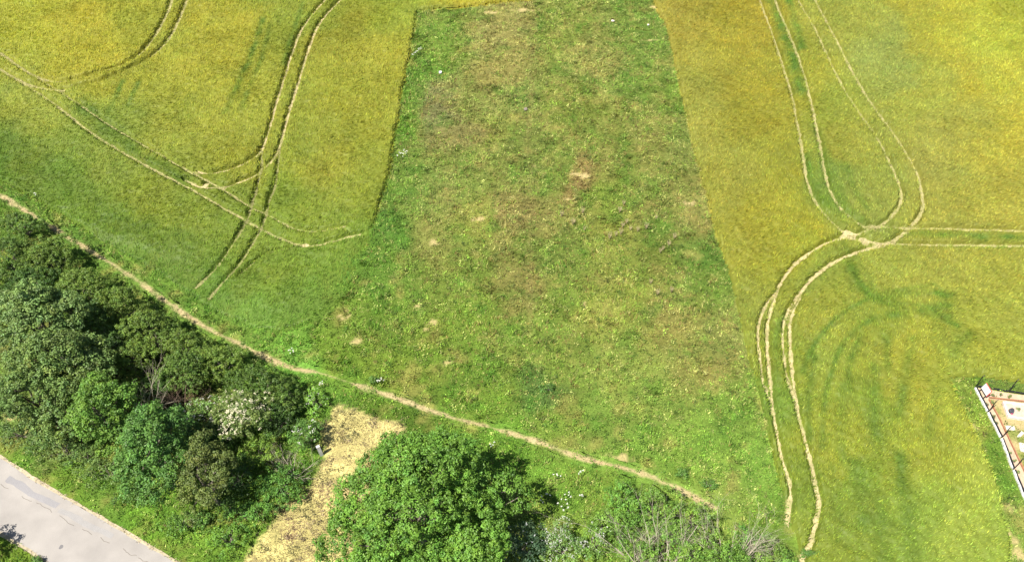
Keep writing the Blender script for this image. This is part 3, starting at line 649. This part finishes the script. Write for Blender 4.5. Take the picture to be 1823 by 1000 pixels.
def make_plant(kind, label, cat, px, py, rpx, rpy, ztop, col, nl=6, dens=9, rc=.26, per=26, leaf=.15, group=None, tree=False, var=.22, fill=.25, blossom=None, seed=0, extra=None, bark=None, low=-.35):
    x, y, zc, lobes = crown_lobes(px, py, rpx, rpy, ztop, nl, seed=seed)
    if extra: lobes += [(ex, ey, ez, a, b, c) for (qx, qy, ez, a, b, c) in extra for ex, ey in [tuple(float(t) for t in at(qx, qy, ez))]]
    root = thing(kind, label, cat, (x, y, 0), group)
    for i in range(nl//2):
        a = random.uniform(0, 6.28); l = lobes[0]; q = random.uniform(.3, .7); k = random.uniform(.22, .36)
        lobes.append((x+math.cos(a)*l[3]*q, y+math.sin(a)*l[4]*q, l[2]+l[5]*(.95-q*q*.5), l[3]*k*1.3, l[4]*k*1.3, l[5]*k))
    V, F, C = lobe_cloud(lobes, dens, rc, per, leaf, np.array(col)*LK, var, low, fill)
    V = V-np.array([x, y, 0])
    mesh_obj('crown' if tree else 'foliage', V, F, M_LEAF, C, root)
    tips = [(l[0]-x, l[1]-y, l[2]+.1) for l in lobes[1:]]
    tr = .05*ztop*.45 if tree else .035
    if tree:
        fork = (random.uniform(-.2, .2), random.uniform(-.2, .2), zc*.45)
        sg = [((0, 0, -.1), (fork[0]*.5, fork[1]*.5, fork[2]*.5), tr*1.3, tr), ((fork[0]*.5, fork[1]*.5, fork[2]*.5), fork, tr, tr*.9)]
        tv, tf = tubes(sg, 9); mesh_obj('trunk', tv, tf, bark or M_BARK, parent=root, smooth_=True)
        tv, tf = tubes(limbs(fork, tips, tr*.6), 6); mesh_obj('limbs', tv, tf, bark or M_BARK, parent=root, smooth_=True)
    else:
        tv, tf = tubes(limbs((0, 0, -.05), tips, tr), 5); mesh_obj('stems', tv, tf, bark or M_BARK, parent=root, smooth_=True)
    if blossom:
        nb, bs, bc = blossom[:3]; Q = []; li = rng.integers(0, len(lobes), nb)
        for j in li:
            l = lobes[j]; u = rng.normal(0, 1, 3); u[2] = abs(u[2])+.2; u /= np.linalg.norm(u); Q.append(np.array(l[:3])+u*np.array(l[3:])*1.08)
        Q = np.array(Q)-np.array([x, y, 0]); K = 6
        pts = (Q[:, None]+rng.normal(0, 1, (nb, K, 3))*np.array([bs, bs, bs*.25])*.36).reshape(-1, 3)
        nn = np.tile([0, -.25, 1.0], (len(pts), 1))+rng.normal(0, .3, (len(pts), 3)); nn /= np.linalg.norm(nn, axis=1)[:, None]
        v, f, c = leaves(pts, nn, rng.uniform(.5, 1.0, len(pts))*bs*.6, np.tile(bc, (len(pts), 1))*rng.uniform(.8, 1.1, (len(pts), 1)), .9)
        o = mesh_obj('blossom', v, f, M_FLOWER, c, root); o['kind'] = 'stuff'
    return root

OLIVE = (.104, .165, .030); HEDGE = (.084, .145, .028); BLUEG = (.085, .160, .050); BRIGHT = (.098, .185, .032); MIDG = (.070, .150, .030); ASH = (.102, .205, .032)
KHAKI = (.098, .130, .036); YELG = (.14, .24, .03); SHADEG = (.05, .10, .02)  # last one: leaf colour darkened for the shade of hedge gaps
HG = 'bushes of the hedge beside the footpath'
H = [(45,392,46,26,2.4,'lowest dark hawthorn bush at the far left end of the hedge by the path',HEDGE),
 (20,450,62,46,3.4,'dark hawthorn bush at the left photo edge above the sycamores',HEDGE),
 (95,450,52,44,3.2,'hawthorn bush of the hedge third from the left photo edge beside the path',OLIVE),
 (10,530,40,34,3.0,'bush coloured dark for shade between the left photo edge and the pale sycamore',SHADEG),
 (155,500,52,44,3.4,'olive hawthorn bush above the pale sycamore crown',OLIVE),
 (215,535,50,42,3.5,'olive hawthorn bush in the middle of the hedge right of the pale sycamore',OLIVE),
 (180,575,44,44,3.6,'hawthorn bush behind the pale sycamore, darker than its neighbours',HEDGE),
 (275,580,52,42,3.6,'olive hawthorn bush left of the point where the path meets the hedge shade',OLIVE),
 (245,635,46,42,3.6,'hawthorn bush above the bare stemmed shrub',OLIVE),
 (335,610,46,36,3.2,'olive hawthorn bush touching the dry path near its bend',OLIVE),
 (335,655,50,40,3.4,'hawthorn bush above the brown dead shrub',HEDGE),
 (395,635,48,36,3.0,'hawthorn bush beside the path, upper left of the white elder',OLIVE),
 (460,676,58,38,3.4,'rounded dark green hawthorn directly above the white flowering elder',(.07,.125,.024)),
 (515,700,30,40,2.6,'shaded hawthorn side shoot at the right end of the hedge',HEDGE)]
H += [(60,492,46,34,2.6,'low fill bush coloured dark for shade between the hedge top and the pale sycamore crown',SHADEG),  # dark fill bushes added where the hedge gaps lie in shade
 (120,530,40,30,2.8,'fill bush coloured dark for shade, squeezed between the pale sycamore and its hawthorn neighbour',SHADEG),
 (210,610,40,34,3.0,'fill bush coloured dark for the shaded gap right of the sycamore crowns',SHADEG),
 (285,680,36,30,2.2,'low fill bush coloured dark for shade behind the bare stemmed shrub',SHADEG)]
H = [(a-5, b+8, rx, ry*.94, h, lab, c) for a, b, rx, ry, h, lab, c in H]
for i, (px, py, rx, ry, h, lab, c) in enumerate(H):
    make_plant('hawthorn_bush', lab, 'bush', px, py, rx, ry, h, c, 9, 17, .17, 22, .11, HG, seed=i)
make_plant('sycamore_tree', 'pale blue green sycamore tree at the left photo edge below the hedge', 'tree', 72, 575, 84, 68, 8.0, (.125,.195,.062), 9, 8, .30, 30, .17, tree=True, seed=21)
make_plant('sycamore_tree', 'largest grey green sycamore crown left of the bright green maple', 'tree', 118, 650, 86, 66, 8.0, (.112,.172,.05), 9, 8, .30, 30, .17, tree=True, seed=22)
make_plant('sycamore_tree', 'lower grey green sycamore with sunlit side above the road verge', 'tree', 65, 705, 70, 62, 6.5, (.105,.168,.048), 8, 8, .28, 30, .16, tree=True, seed=23)
make_plant('sycamore_tree', 'small sycamore between the lower grey green one and the bright green maple', 'tree', 118, 745, 50, 48, 5.0, (.10,.16,.045), 7, 8, .28, 28, .16, tree=True, seed=24)
make_plant('maple_tree', 'bright green maple tree left of the bare stemmed shrub', 'tree', 185, 735, 58, 66, 8.0, BRIGHT, 8, 9, .27, 28, .15, tree=True, seed=25)
make_plant('maple_tree', 'mid green rounded maple tree nearest the road below the bare stemmed shrub', 'tree', 272, 805, 66, 80, 8.0, (.078,.165,.036), 10, 8, .30, 28, .16, tree=True, seed=26)
make_plant('field_maple', 'olive brown leaved field maple standing in shade right of the rounded maple', 'tree', 365, 850, 48, 66, 6.5, KHAKI, 8, 9, .24, 24, .13, tree=True, seed=27)
make_plant('elder_bush', 'elder bush full of large cream white flower heads below the hedge', 'bush', 428, 735, 58, 52, 3.7, (.12,.17,.05), 6, 9, .22, 20, .13, blossom=(240,.16,(.62,.58,.40)), seed=28)
make_plant('elder_bush', 'pale green elder with scattered white flowers left of the large flowering one', 'bush', 368, 735, 34, 26, 2.6, (.11,.19,.05), 5, 10, .2, 20, .12, blossom=(34,.12,(.66,.65,.55)), seed=29)
make_plant('elder_bush', 'small shaded shrub dotted with white flowers beside the brown dead shrub', 'bush', 318, 742, 28, 22, 2.0, (.06,.12,.05), 5, 10, .2, 18, .12, blossom=(26,.12,(.62,.64,.58)), seed=30)
make_plant('elder_bush', 'round elder with a few white flowers next to the white marker post', 'bush', 543, 772, 30, 32, 2.4, (.085,.17,.035), 6, 11, .2, 20, .12, blossom=(20,.15,(.7,.69,.6)), seed=31)
make_plant('elder_bush', 'light green leafy shrub with white flowers at the top corner of the clearing', 'bush', 562, 712, 26, 28, 1.2, (.14,.27,.045), 6, 12, .18, 18, .11, blossom=(40,.08,(.7,.7,.6)), seed=32)
make_plant('privet_bush', 'dark green bush under the cream flowering elder', 'bush', 350, 785, 50, 32, 2.8, (.055,.12,.028), 6, 9, .24, 24, .14, seed=33)
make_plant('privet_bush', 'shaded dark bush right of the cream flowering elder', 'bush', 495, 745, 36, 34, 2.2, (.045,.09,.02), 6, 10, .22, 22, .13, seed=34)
make_plant('bramble_bush', 'yellow green bramble bush left of the grey dead brushwood', 'bush', 462, 800, 34, 40, 1.9, (.12,.20,.03), 6, 11, .2, 20, .12, seed=35)
make_plant('bramble_bush', 'mid green bramble mound below the grey dead brushwood beside the clearing', 'bush', 500, 868, 46, 44, 1.9, (.085,.19,.035), 7, 11, .2, 20, .11, seed=36)
make_plant('bramble_bush', 'green bramble trailing at the shaded foot of the olive brown field maple', 'bush', 450, 915, 34, 28, 1.4, (.085,.185,.032), 6, 11, .2, 20, .11, seed=37)
make_plant('bramble_bush', 'bright scrubby bramble nearest the bottom of the photo left of the clearing', 'bush', 405, 958, 44, 30, 1.2, (.105,.21,.032), 6, 11, .2, 18, .11, seed=38)
make_plant('bramble_bush', 'low green scrub on the road verge below the rounded maple', 'bush', 325, 930, 46, 24, 1.0, (.10,.20,.035), 6, 10, .2, 18, .11, seed=39)
make_plant('bramble_bush', 'grey green scrub on the verge between maple trees and road', 'bush', 190, 835, 48, 30, 1.4, (.105,.165,.045), 6, 10, .2, 20, .11, seed=40)
make_plant('bramble_bush', 'pale scrub on the sunny bank below the small sycamore', 'bush', 115, 800, 46, 26, 1.0, (.115,.18,.055), 6, 9, .2, 18, .10, seed=41)
make_plant('bramble_bush', 'pale green scrub on the bank at the left photo edge above the road', 'bush', 35, 770, 48, 26, .9, (.11,.18,.05), 6, 9, .2, 18, .10, seed=42)
make_plant('bramble_bush', 'olive scrub at the left photo edge between sycamore and dry bank', 'bush', 8, 718, 26, 26, 1.5, (.11,.17,.035), 5, 10, .2, 20, .11, seed=43)
make_plant('bramble_bush', 'dark bush partly outside the photo throwing its shadow on the road', 'bush', -50, 968, 34, 34, 2.6, (.06,.12,.025), 6, 10, .22, 22, .13, seed=44)
make_plant('bramble_bush', 'small leafy plant on the near verge at the lower left road edge', 'bush', 66, 996, 12, 8, .5, (.10,.19,.05), 4, 16, .14, 16, .10, seed=45)
make_plant('ash_tree', 'big round bright green tree at the bottom of the photo right of the clearing', 'tree', 742, 905, 150, 128, 8.5, ASH, 15, 8, .27, 30, .155, tree=True, seed=46,
    extra=[(905,875,4.0,1.3,1.2,.9),(925,885,3.6,.9,.8,.6),(640,880,4.6,1.7,1.6,1.3),(620,970,4.2,1.8,1.6,1.2),(720,810,5.0,2.0,1.5,1.3),(800,830,5.2,1.8,1.5,1.2),(850,960,4.6,1.6,1.5,1.2)], low=-.6)
make_plant('privet_bush', 'bush coloured dark blue green for the shade right of the big round tree', 'bush', 935, 968, 40, 44, 2.6, (.045,.085,.045), 6, 9, .22, 20, .12, seed=47, blossom=(22,.08,(.6,.62,.6)))  # the tree's shade is put into the dark bluish leaf colour
make_plant('elder_bush', 'white flowering shrub right of the shade of the big round tree', 'bush', 1000, 968, 44, 44, 2.0, (.12,.21,.06), 6, 11, .2, 18, .11, blossom=(280,.075,(.56,.58,.48)), seed=48)
make_plant('elder_bush', 'light green shrub with few white flowers left of the grey dead branches', 'bush', 1056, 965, 36, 34, 1.8, (.13,.23,.05), 5, 11, .2, 18, .11, blossom=(40,.09,(.66,.68,.60)), seed=49)
SG = 'willow shrubs among the grey dead branches'
for i, (px, py, rx, ry, h, lab) in enumerate([
    (1108,885,40,32,2.1,'green willow shrub nearest the end of the dry path'),
    (1168,905,48,38,2.4,'green willow shrub just below the end of the path'),
    (1235,925,42,34,2.0,'green willow shrub beside the last bare piece of the path'),
    (1110,945,40,38,2.2,'green willow shrub behind the leftmost grey dead branches'),
    (1180,968,52,42,2.4,'green willow shrub behind the middle grey dead branches'),
    (1270,975,48,38,2.0,'green willow shrub behind the right hand grey dead branches'),
    (1335,965,34,32,1.5,'green willow shrub farthest right beside the wheel tracks'),
    (1140,990,40,30,2.4,'leafy willow shrub at the bottom edge between left and middle grey branches'),
    (1228,992,40,30,2.4,'leafy willow shrub at the bottom edge between middle and right grey branches'),
    (1308,996,38,28,2.2,'leafy willow shrub at the bottom edge under the right grey branches'),
    (1290,1000,50,36,2.6,'tallest willow shrub at the bottom edge, right of centre of the grey branches'),
    (1370,978,34,30,1.8,'willow shrub touching the right end of the grey branches'),
    (1130,915,40,30,2.0,'willow shrub in the upper left of the shrub mass by the path end'),
    (1205,950,44,32,2.3,'willow shrub in the centre of the shrub mass among grey branches'),
    (1078,930,34,28,1.4,'pale green willow shrub nearest the white flowering shrub'),
    (1395,995,26,22,.9,'lowest green willow shrub at the end of the wheel tracks')]):
    make_plant('willow_shrub', lab, 'bush', px, py, rx, ry, h, (.098+.008*(i % 3), .205-.012*(i % 2), .034), 7, 9, .2, 20, .115, SG, seed=50+i, fill=.35, var=.34)
for px, py, rx, ry, lab in [(1215,842,14,10,'dark green dock clump in grass right of the path end'), (1262,862,18,12,'leafy nettle clump between the path end and the barley'),
        (1440,985,16,10,'leafy clump where the right hand wheel track ends'), (975,690,16,10,'dark blue green nettle patch in the meadow'), (665,675,9,6,'tiny leafy clump above the path with pale flowers')]:
    make_plant('nettle_clump', lab, 'weed', px, py, rx, ry, .5, (.085, .17, .035), 5, 12, .16, 16, .10, 'clumps of tall weeds in the grass', seed=70)

for px, py, rx, ry, h, lab, c in [(420,850,36,44,1.8,'low fill bramble coloured dark for the deep shade right of the olive brown field maple',(.05,.10,.022)),
        (415,905,36,26,1.2,'fill bramble coloured dark for shade between the field maple foot and the bottom scrub',(.06,.125,.025)),
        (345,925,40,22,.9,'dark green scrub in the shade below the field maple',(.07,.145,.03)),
        (250,880,42,22,1.0,'bramble scrub between the rounded maple and the verge grass',(.085,.165,.034)),
        (150,810,36,26,1.2,'grey green scrub under the bright green maple',(.09,.155,.04)),
        (70,790,30,20,.8,'scattered scrub on the bank above the upper road edge',(.095,.17,.045)),
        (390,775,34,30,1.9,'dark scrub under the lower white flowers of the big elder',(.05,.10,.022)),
        (440,760,30,26,1.8,'green scrub just below the cream flowering elder',(.085,.15,.03))]:
    make_plant('bramble_bush', lab, 'bush', px, py, rx, ry, h, c, 6, 11, .2, 20, .11, seed=int(px))  # the darkest of these carry the gap shade in their leaf colour
# bare and dead shrubs
def bare(kind, label, px, py, spots, ztip, mat, r0, depth, group=None, seed=0, base=None, zmul=1.0, fan=.5, ground_twigs=0):
    """spots: photo pixels the main branches reach; base pixel on ground"""
    R = random.Random(seed); bx, by = [float(t) for t in at(px, py)]
    root = thing(kind, label, 'dead shrub', (bx, by, 0), group); B = Vector((0, 0, 0))
    def grow(p, d, l, r, lev, segs):
        n = 4
        for i in range(n):
            d2 = (d+Vector((R.gauss(0, .16), R.gauss(0, .16), R.gauss(0, .1)))).normalized()
            q = p+d2*l/n; r2 = r*(1-.16); segs.append((p, q, r, r2))
            if lev > 0 and (i > 0 or lev < depth) and R.random() < .85:
                for _ in range(1 if R.random() < .6 else 2):
                    dd = (d2+Vector((R.gauss(0, fan), R.gauss(0, fan), R.gauss(0, fan*.6)))).normalized()
                    grow(q, dd, l*R.uniform(.35, .6), r2*.55, lev-1, segs)
            p, r, d = q, r2, d2
    for sx, sy, zt in spots:
        tx, ty = [float(t) for t in at(sx, sy, zt)]; d = Vector((tx-bx, ty-by, zt)); segs = []
        grow(Vector((R.uniform(-.1, .1), R.uniform(-.1, .1), 0)), d.normalized(), d.length, r0, depth, segs)
        v, f = tubes(segs, 4); mesh_obj('branch', v, f, mat, parent=root, smooth_=True)
    return root
DG = 'grey dead branches at the bottom of the photo'
bare('dead_bush', 'grey dead bush with long bare branches, left one of the three', 1165, 1045, [(1088,924,2.5),(1110,966,2.0),(1065,966,1.9),(1140,956,2.2),(1078,981,1.7),(1125,936,2.4),(1100,991,1.5)], 3, M_GREYWOOD, .034, 3, DG, 1)
bare('dead_bush', 'grey dead bush with long bare branches, middle one of the three', 1185, 1050, [(1150,931,2.5),(1195,926,2.5),(1205,951,2.4),(1165,906,2.4),(1222,956,2.2),(1175,961,2.1),(1240,931,2.2),(1160,951,2.0),(1190,981,1.7),(1215,986,1.5)], 3, M_GREYWOOD, .032, 3, DG, 2)
bare('dead_bush', 'grey dead bush with long bare branches, right one of the three', 1295, 1030, [(1270,931,2.4),(1250,956,2.0),(1300,956,2.0),(1335,931,2.2),(1345,951,2.0),(1352,941,2.2),(1320,966,1.7),(1285,906,2.2),(1362,971,1.7),(1375,961,1.5),(1240,981,1.7),(1340,991,1.2)], 3, M_GREYWOOD, .03, 3, DG, 3)
bare('bare_shrub', 'small shrub of upright bare brown stems between the maple and the hedge', 252, 775, [(235,700,3.4),(248,690,3.6),(262,688,3.6),(275,705,3.4),(242,715,3.0),(285,712,3.0),(256,700,3.8)], 3, M_GREYWOOD, .035, 2, None, 4, fan=.3)
bare('dead_bush', 'reddish brown dead shrub in the dark gap of the hedge', 325, 740, [(300,705,2.2),(315,695,2.4),(335,700,2.3),(350,708,2.0),(320,715,2.0),(340,690,2.4),(305,720,1.8)], 3, M_BROWNWOOD, .035, 3, None, 5)
bare('dead_bush', 'grey dead brushwood heap beside the white marker post', 525, 850, [(495,815,1.0),(515,810,1.1),(540,818,1.0),(555,832,.8),(500,835,.8),(485,822,.9),(550,845,.7),(530,822,1.1),(548,850,.5),(510,800,1.1)], 1, M_GREYWOOD, .028, 3, None, 6)

# cow parsley and thistles: each plant its own thing
def cow_parsley(px, py, label, n=6, r=.25, group='white flowering cow parsley plants'):
    x, y = [float(t) for t in at(px, py)]; o = thing('cow_parsley', label, 'plant', (x, y, 0), group); segs = []; pts = []
    for i in range(n):
        a = random.random()*6.28; q = r*random.uniform(.2, 1); h = random.uniform(.5, .8); t = Vector((math.cos(a)*q, math.sin(a)*q, h)); segs.append(((0, 0, -.05), t, .012, .006)); pts.append(np.array([np.array(t)+np.clip(rng.normal(0, .03, 3), -.045, .045)*np.array([1, 1, .2]) for _ in range(6)]))
    v, f = tubes(segs, 4); mesh_obj('stems', v, f, M_GRASS, np.tile((.06, .13, .03), (len(v), 1)), o)
    for q in pts:
        nn = np.tile([0., -.1, 1], (len(q), 1))+rng.normal(0, .2, (len(q), 3)); nn /= np.linalg.norm(nn, axis=1)[:, None]
        v, f, c = leaves(q, nn, np.full(len(q), .06), np.tile((.6, .6, .52), (len(q), 1)), .95); mesh_obj('flower_head', v, f, M_FLOWER, c, o)
for px, py, lab, n, r in [(742,104,'cow parsley plant near the top of the left barley edge, upper of two',9,.5),(748,97,'cow parsley plant just right of another near the left barley edge',6,.3),(716,284,'cow parsley plant at the left barley edge in the upper half of the photo',10,.45),
    (724,279,'small cow parsley right of a larger one at the left barley edge',5,.25),(68,355,'lone white flower plant above the far left of the hedge',4,.15),(680,684,'cow parsley plant just above the dry path left of centre',7,.3),(992,852,'left cow parsley of a pair below the path',4,.3),
    (1035,850,'right cow parsley of a pair below the path',4,.25),(522,632,'cow parsley just above the path bend near the hedge end',6,.3),(975,885,'cow parsley above the white flowering shrub, left one',5,.35),(1003,905,'cow parsley above the white flowering shrub, nearest it',7,.45),(1010,885,'cow parsley above the white flowering shrub, right one',4,.3),
    (1034,890,'pale small cow parsley right of the white flowering group',4,.2),(878,800,'white flower plant in grass above the big round tree',4,.2),(575,690,'white flower plant right of the light green shrub',4,.2),(966,895,'cow parsley at the shade edge of the big round tree',4,.3)]:
    cow_parsley(px, py, lab, n, r)
def thistle_proto():
    o = thing('dead_thistle', 'grey brown dry thistle stalk standing in the meadow', 'weed', (0, 0, 0), 'dry thistle stalks in the meadow'); segs = []
    for i in range(7):
        a = i*.9; t = Vector((math.cos(a)*.16, math.sin(a)*.16, .55+.05*(i % 3))); m = t*.55; segs += [((0, 0, 0), m, .02, .015), (m, t, .015, .012), (t, t+Vector((0, 0, .05)), .035, .02)]
        segs.append((m, m+Vector((math.cos(a+1)*.12, math.sin(a+1)*.12, .1)), .012, .006))
    v, f = tubes(segs, 5); mesh_obj('stalks', v, f, M_THISTLE, parent=o); return o
pr = thistle_proto(); pc = pr.children[0]
TH = L(1037,380, 1040,411, 1000,385, 1110,365, 1108,405, 1115,398, 1122,410, 1096,420, 1105,418, 1135,412, 1150,408, 1085,425, 1175,450, 1190,438, 1180,445, 1020,400, 1103,378, 1168,390, 1200,425, 1195,520, 1170,525, 1158,505)
for i, (px, py) in enumerate(TH):
    x, y = [float(t) for t in at(px, py)]
    if i: o = pr.copy(); S.collection.objects.link(o); c = pc.copy(); S.collection.objects.link(c); c.parent = o
    else: o = pr
    o.location = (x, y, -.03); o.rotation_euler = (0, 0, i*1.7); s = random.uniform(.7, 1.15); o.scale = (s, s, s)

def stone(name, label, px, py, sx, sy, sz, mat, group=None):
    import bmesh
    bm = bmesh.new(); bmesh.ops.create_icosphere(bm, subdivisions=2, radius=1)
    for v in bm.verts:
        k = 1+random.uniform(-.14, .14); v.co = Vector((max(-.8, min(.8, v.co.x))*sx*k, max(-.8, min(.8, v.co.y))*sy*k, max(-.6, min(.6, v.co.z))*sz*k))
    me = bpy.data.meshes.new(name); bm.to_mesh(me); bm.free(); me.materials.append(mat)
    o = bpy.data.objects.new(name, me); S.collection.objects.link(o); x, y = [float(t) for t in at(px, py)]; o.location = (x, y, sz*.45); o.rotation_euler[2] = random.random()*3
    return tag(o, label, name.replace('_', ' '), group)
stone('white_stone', 'white stone lying in the meadow near the left barley edge', 784, 130, .17, .22, .14, M_WHITE)
stone('white_stone', 'small white stone near the upper right meadow edge', 1154, 45, .12, .12, .1, M_WHITE)
stone('white_stone', 'pinkish pale stone near the top of the meadow right of centre', 1091, 38, .22, .14, .1, M_PINK)
stone('grey_stone', 'grey stone beside the straw line in the upper middle of the meadow', 936, 195, .26, .22, .12, M_BARK)

# ------------------------------------------------------------------ white marker post
x, y = [float(t) for t in at(572.5, 809)]
o = thing('marker_post', 'short white marker post at the left edge of the dry clearing', 'post', (x, y, 0))
v, f = box(-.12, .12, -.09, .09, -.05, 1.12); mesh_obj('shaft', v, f, M_WHITE, parent=o)
v = np.array([(-.125, -.095, 1.12), (.125, -.095, 1.12), (.125, .095, 1.12), (-.125, .095, 1.12), (-.125, 0, 1.26), (.125, 0, 1.26)]); f4 = np.array([(0, 1, 5, 4), (2, 3, 4, 5), (0, 3, 2, 1)]); f3 = np.array([(0, 4, 3), (1, 2, 5)])
mesh_obj('cap', v, [f4, f3], M_WHITE, parent=o)
o.rotation_euler = (math.radians(-2), math.radians(-3), .5)

# ------------------------------------------------------------------ garden plot at the right edge
def A(px, py, z=0): return np.array([float(t) for t in at(px, py, z)])
def local(V, o): return np.asarray(V, float)-np.array([o[0], o[1], 0])
def post_mesh(p, h, r=.035, ang=.5):
    base = Vector((*p, 0)); top = base+Vector((0, 0, h)); c, s = math.cos(ang), math.sin(ang)
    return tubes([(base-Vector((0, 0, .1)), top, r, r), (top, top+Vector((c*.14, s*.14, .14)), r*.8, r*.6), (top-Vector((0, 0, .08)), top+Vector((c*-.05, s*-.05, .02)), r*.9, r*.9)], 6)
wl = [(1734,690),(1757,734),(1781,780),(1802,836),(1826,894),(1872,1000)]
Wp = [A(*q) for q in wl]; o0 = Wp[0]
fence = thing('side_fence', 'white concrete plinth with black posts facing the barley', 'fence', (*o0, 0))
for i in range(len(Wp)-1):
    a, b = Wp[i], Wp[i+1]; d = (b-a)/np.linalg.norm(b-a)
    v, f = bar(a+d*.07, b-d*.07, .09, -.05, .16, .018); mesh_obj('plinth', local(v, o0), f, M_WHITE, parent=fence)
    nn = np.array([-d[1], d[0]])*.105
    v, f = bar(a+nn+d*.07, b+nn-d*.07, .06, -.05, .22, .01); mesh_obj('shadow_rail', local(v, o0), f, M_BLACK, parent=fence)  # black bar added to give the plinth's dark shadow line
for i, p in enumerate(Wp):
    nrm = np.array([.10, .05]); v, f = post_mesh(p+nrm, 1.35); mesh_obj('post', local(v, o0), f, M_BLACK, parent=fence, smooth_=True)
    
bl = [(1740,688),(1795,697),(1850,705),(1920,713),(2000,722)]; Bp = [A(*q) for q in bl]; o1 = Bp[0]
rf = thing('mesh_fence', 'dark wire mesh fence on black posts along the back of the garden plot', 'fence', (*o1, 0))
for i in range(1, len(Bp)):
    v, f = post_mesh(Bp[i], 1.4, .04); mesh_obj('post', local(v, o1), f, M_BLACK, parent=rf, smooth_=True)
    a, b = Bp[i-1], Bp[i]; segs = []; Ln = np.linalg.norm(b-a)
    for k in range(9): z = .05+k*.14; segs.append((Vector((*a, z)), Vector((*b, z)), .005, .005))
    for k in range(int(Ln/.14)): q = a+(b-a)*(k*.14+.07)/Ln; segs.append((Vector((*q, 0)), Vector((*q, 1.2)), .005, .005))
    v, f = tubes(segs, 3); mesh_obj('wire_mesh', local(v, o1), f, M_STEELWIRE, parent=rf)
    v, f = bar(a, b, .10, -.04, .12, .02); mesh_obj('plinth', local(v, o1), f, M_BLACK, parent=rf)
# sign board at the corner
sp0 = A(1745, 703); sg = thing('sign_board', 'white board with red edge at the corner of the garden plot', 'sign', (*sp0, 0))
v, f = box(-.36, .36, -.015, .015, .42, .98); mesh_obj('board', v, f, M_WHITE, parent=sg)
for a in [(.362, .41, -.02, .02, .42, .98), (-.36, .41, -.02, .02, .982, 1.02)]: v, f = box(*a); mesh_obj('border', v, f, M_RED, parent=sg)
for xx in (-.30, .30): v, f = box(xx-.025, xx+.025, .018, .06, -.1, .96); mesh_obj('leg', v, f, M_BLACK, parent=sg)
sg.rotation_euler = (math.radians(-14), 0, math.radians(-82))
# sand bed, kerbs, raised bed, slabs
k0 = A(1760, 708)
SB = np.array([A(*q) for q in [(1737,690),(1758,730),(1782,778),(1804,833),(1829,893),(1874,1000), (1930,1000),(1850,900),(1823,838),(1798,786),(1780,747),(1761,710),(1823,716),(1900,724),(2000,735),(2000,724),(1920,715),(1850,707),(1795,699),(1742,690)]])
bmv = np.concatenate([SB, np.full((len(SB), 1), .006)], 1)
import mathutils
tri = mathutils.geometry.tessellate_polygon([[Vector(q) for q in bmv]])
M_SAND = mat_flat('orange_sand', (.31, .225, .15), (.45, .335, .225), 3.5, .95, .03)
o = mesh_obj('sand', bmv, np.array(tri), M_SAND); o['kind'] = 'structure'
kb = thing('kerb', 'orange brown timber kerb inside the sand strip of the garden plot', 'kerb', (*k0, 0))
for a, b in (((1760,708),(1823,715)), ((1823,715),(1920,724)), ((1760,711),(1780,748)), ((1780,748),(1798,786)), ((1798,786),(1823,839)), ((1823,839),(1852,900))):
    v, f = bar(A(*a), A(*b), .07, -.03, .14, .01); mesh_obj('board', local(v, k0), f, M_BRICK, parent=kb)
r0_ = A(1784, 718); rb = thing('raised_bed', 'rectangular raised bed with pinkish white walls in the garden plot', 'planter', (*r0_, 0))
cs = [(1785,718),(1880,728),(1886,758),(1794,743)]
for i in range(4):
    a, b = A(*cs[i]), A(*cs[(i+1) % 4]); d = (b-a)/np.linalg.norm(b-a); v, f = bar(a+d*.10, b-d*(-.10 if i % 2 else .10) if False else b+d*.06, .12, -.03, .22, .015)
    mesh_obj('wall', local(v, r0_)+np.array([0, 0, .002*i]), f, M_PINK if i in (2, 3) else M_WHITE, parent=rb)
q = np.array([A(*c) for c in cs]); mesh_obj('soil', np.concatenate([q-r0_, np.full((4, 1), .12)], 1), np.array([(0, 1, 2, 3)]), mat_flat('pale_soil', (.34, .25, .19), (.5, .38, .3), 5, .95, .03), parent=rb)
bg_ = stone('plastic_sack', 'small black plastic sack lying in the raised bed', 1798, 734, .26, .2, .22, M_RUBBER); bg_.location.z = .2
cl_ = stone('pink_cloth', 'bright pink scrap beside the black sack', 1799, 738, .1, .08, .05, M_MAGENTA); cl_.location.z = .2
def slab(px, py, w, l, rot, label):
    p = A(px, py); v, f = bar((-l/2, 0), (l/2, 0), w, 0, .07, .02); o = mesh_obj('paving_slab', v, f, M_SLAB); o.location = (*p, .01); o.rotation_euler[2] = rot; tag(o, label, 'slab', 'pale slabs lying in the garden plot')
slab(1798, 762, .36, .6, -.15, 'wider pale slab lying next to the timber kerb'); slab(1816, 774, .2, .62, .7, 'narrow pale slab lying near the right photo edge'); slab(1822, 797, .5, .7, 1.3, 'cut off pale slab at the right photo edge')
for px, py, lab in [(1769,704,'first green weed in the sand below the mesh fence'),(1782,703,'second green weed in the sand below the mesh fence'),(1797,705,'third green weed in the sand below the mesh fence'),(1757,719,'upper weed in the left sand strip'),(1769,741,'weed in the left sand strip by the second post'),
    (1773,752,'weed in the left sand strip above the third post'),(1797,806,'weed in the left sand strip between third and fourth post'),(1805,820,'bushier weed in the sand strip just above the fourth post'),(1814,840,'weed in the sand strip below the fourth post'),(1765,716,'dark leafy weed inside the corner of the timber kerb'),(1813,728,'brown weed growing in the raised bed')]:
    make_plant('sand_weed', lab, 'weed', px, py, 5, 3.5, .22, (.13, .17, .06), 3, 30, .07, 10, .07, 'weeds growing in the sand', seed=int(px))
print('objects', len(S.objects))
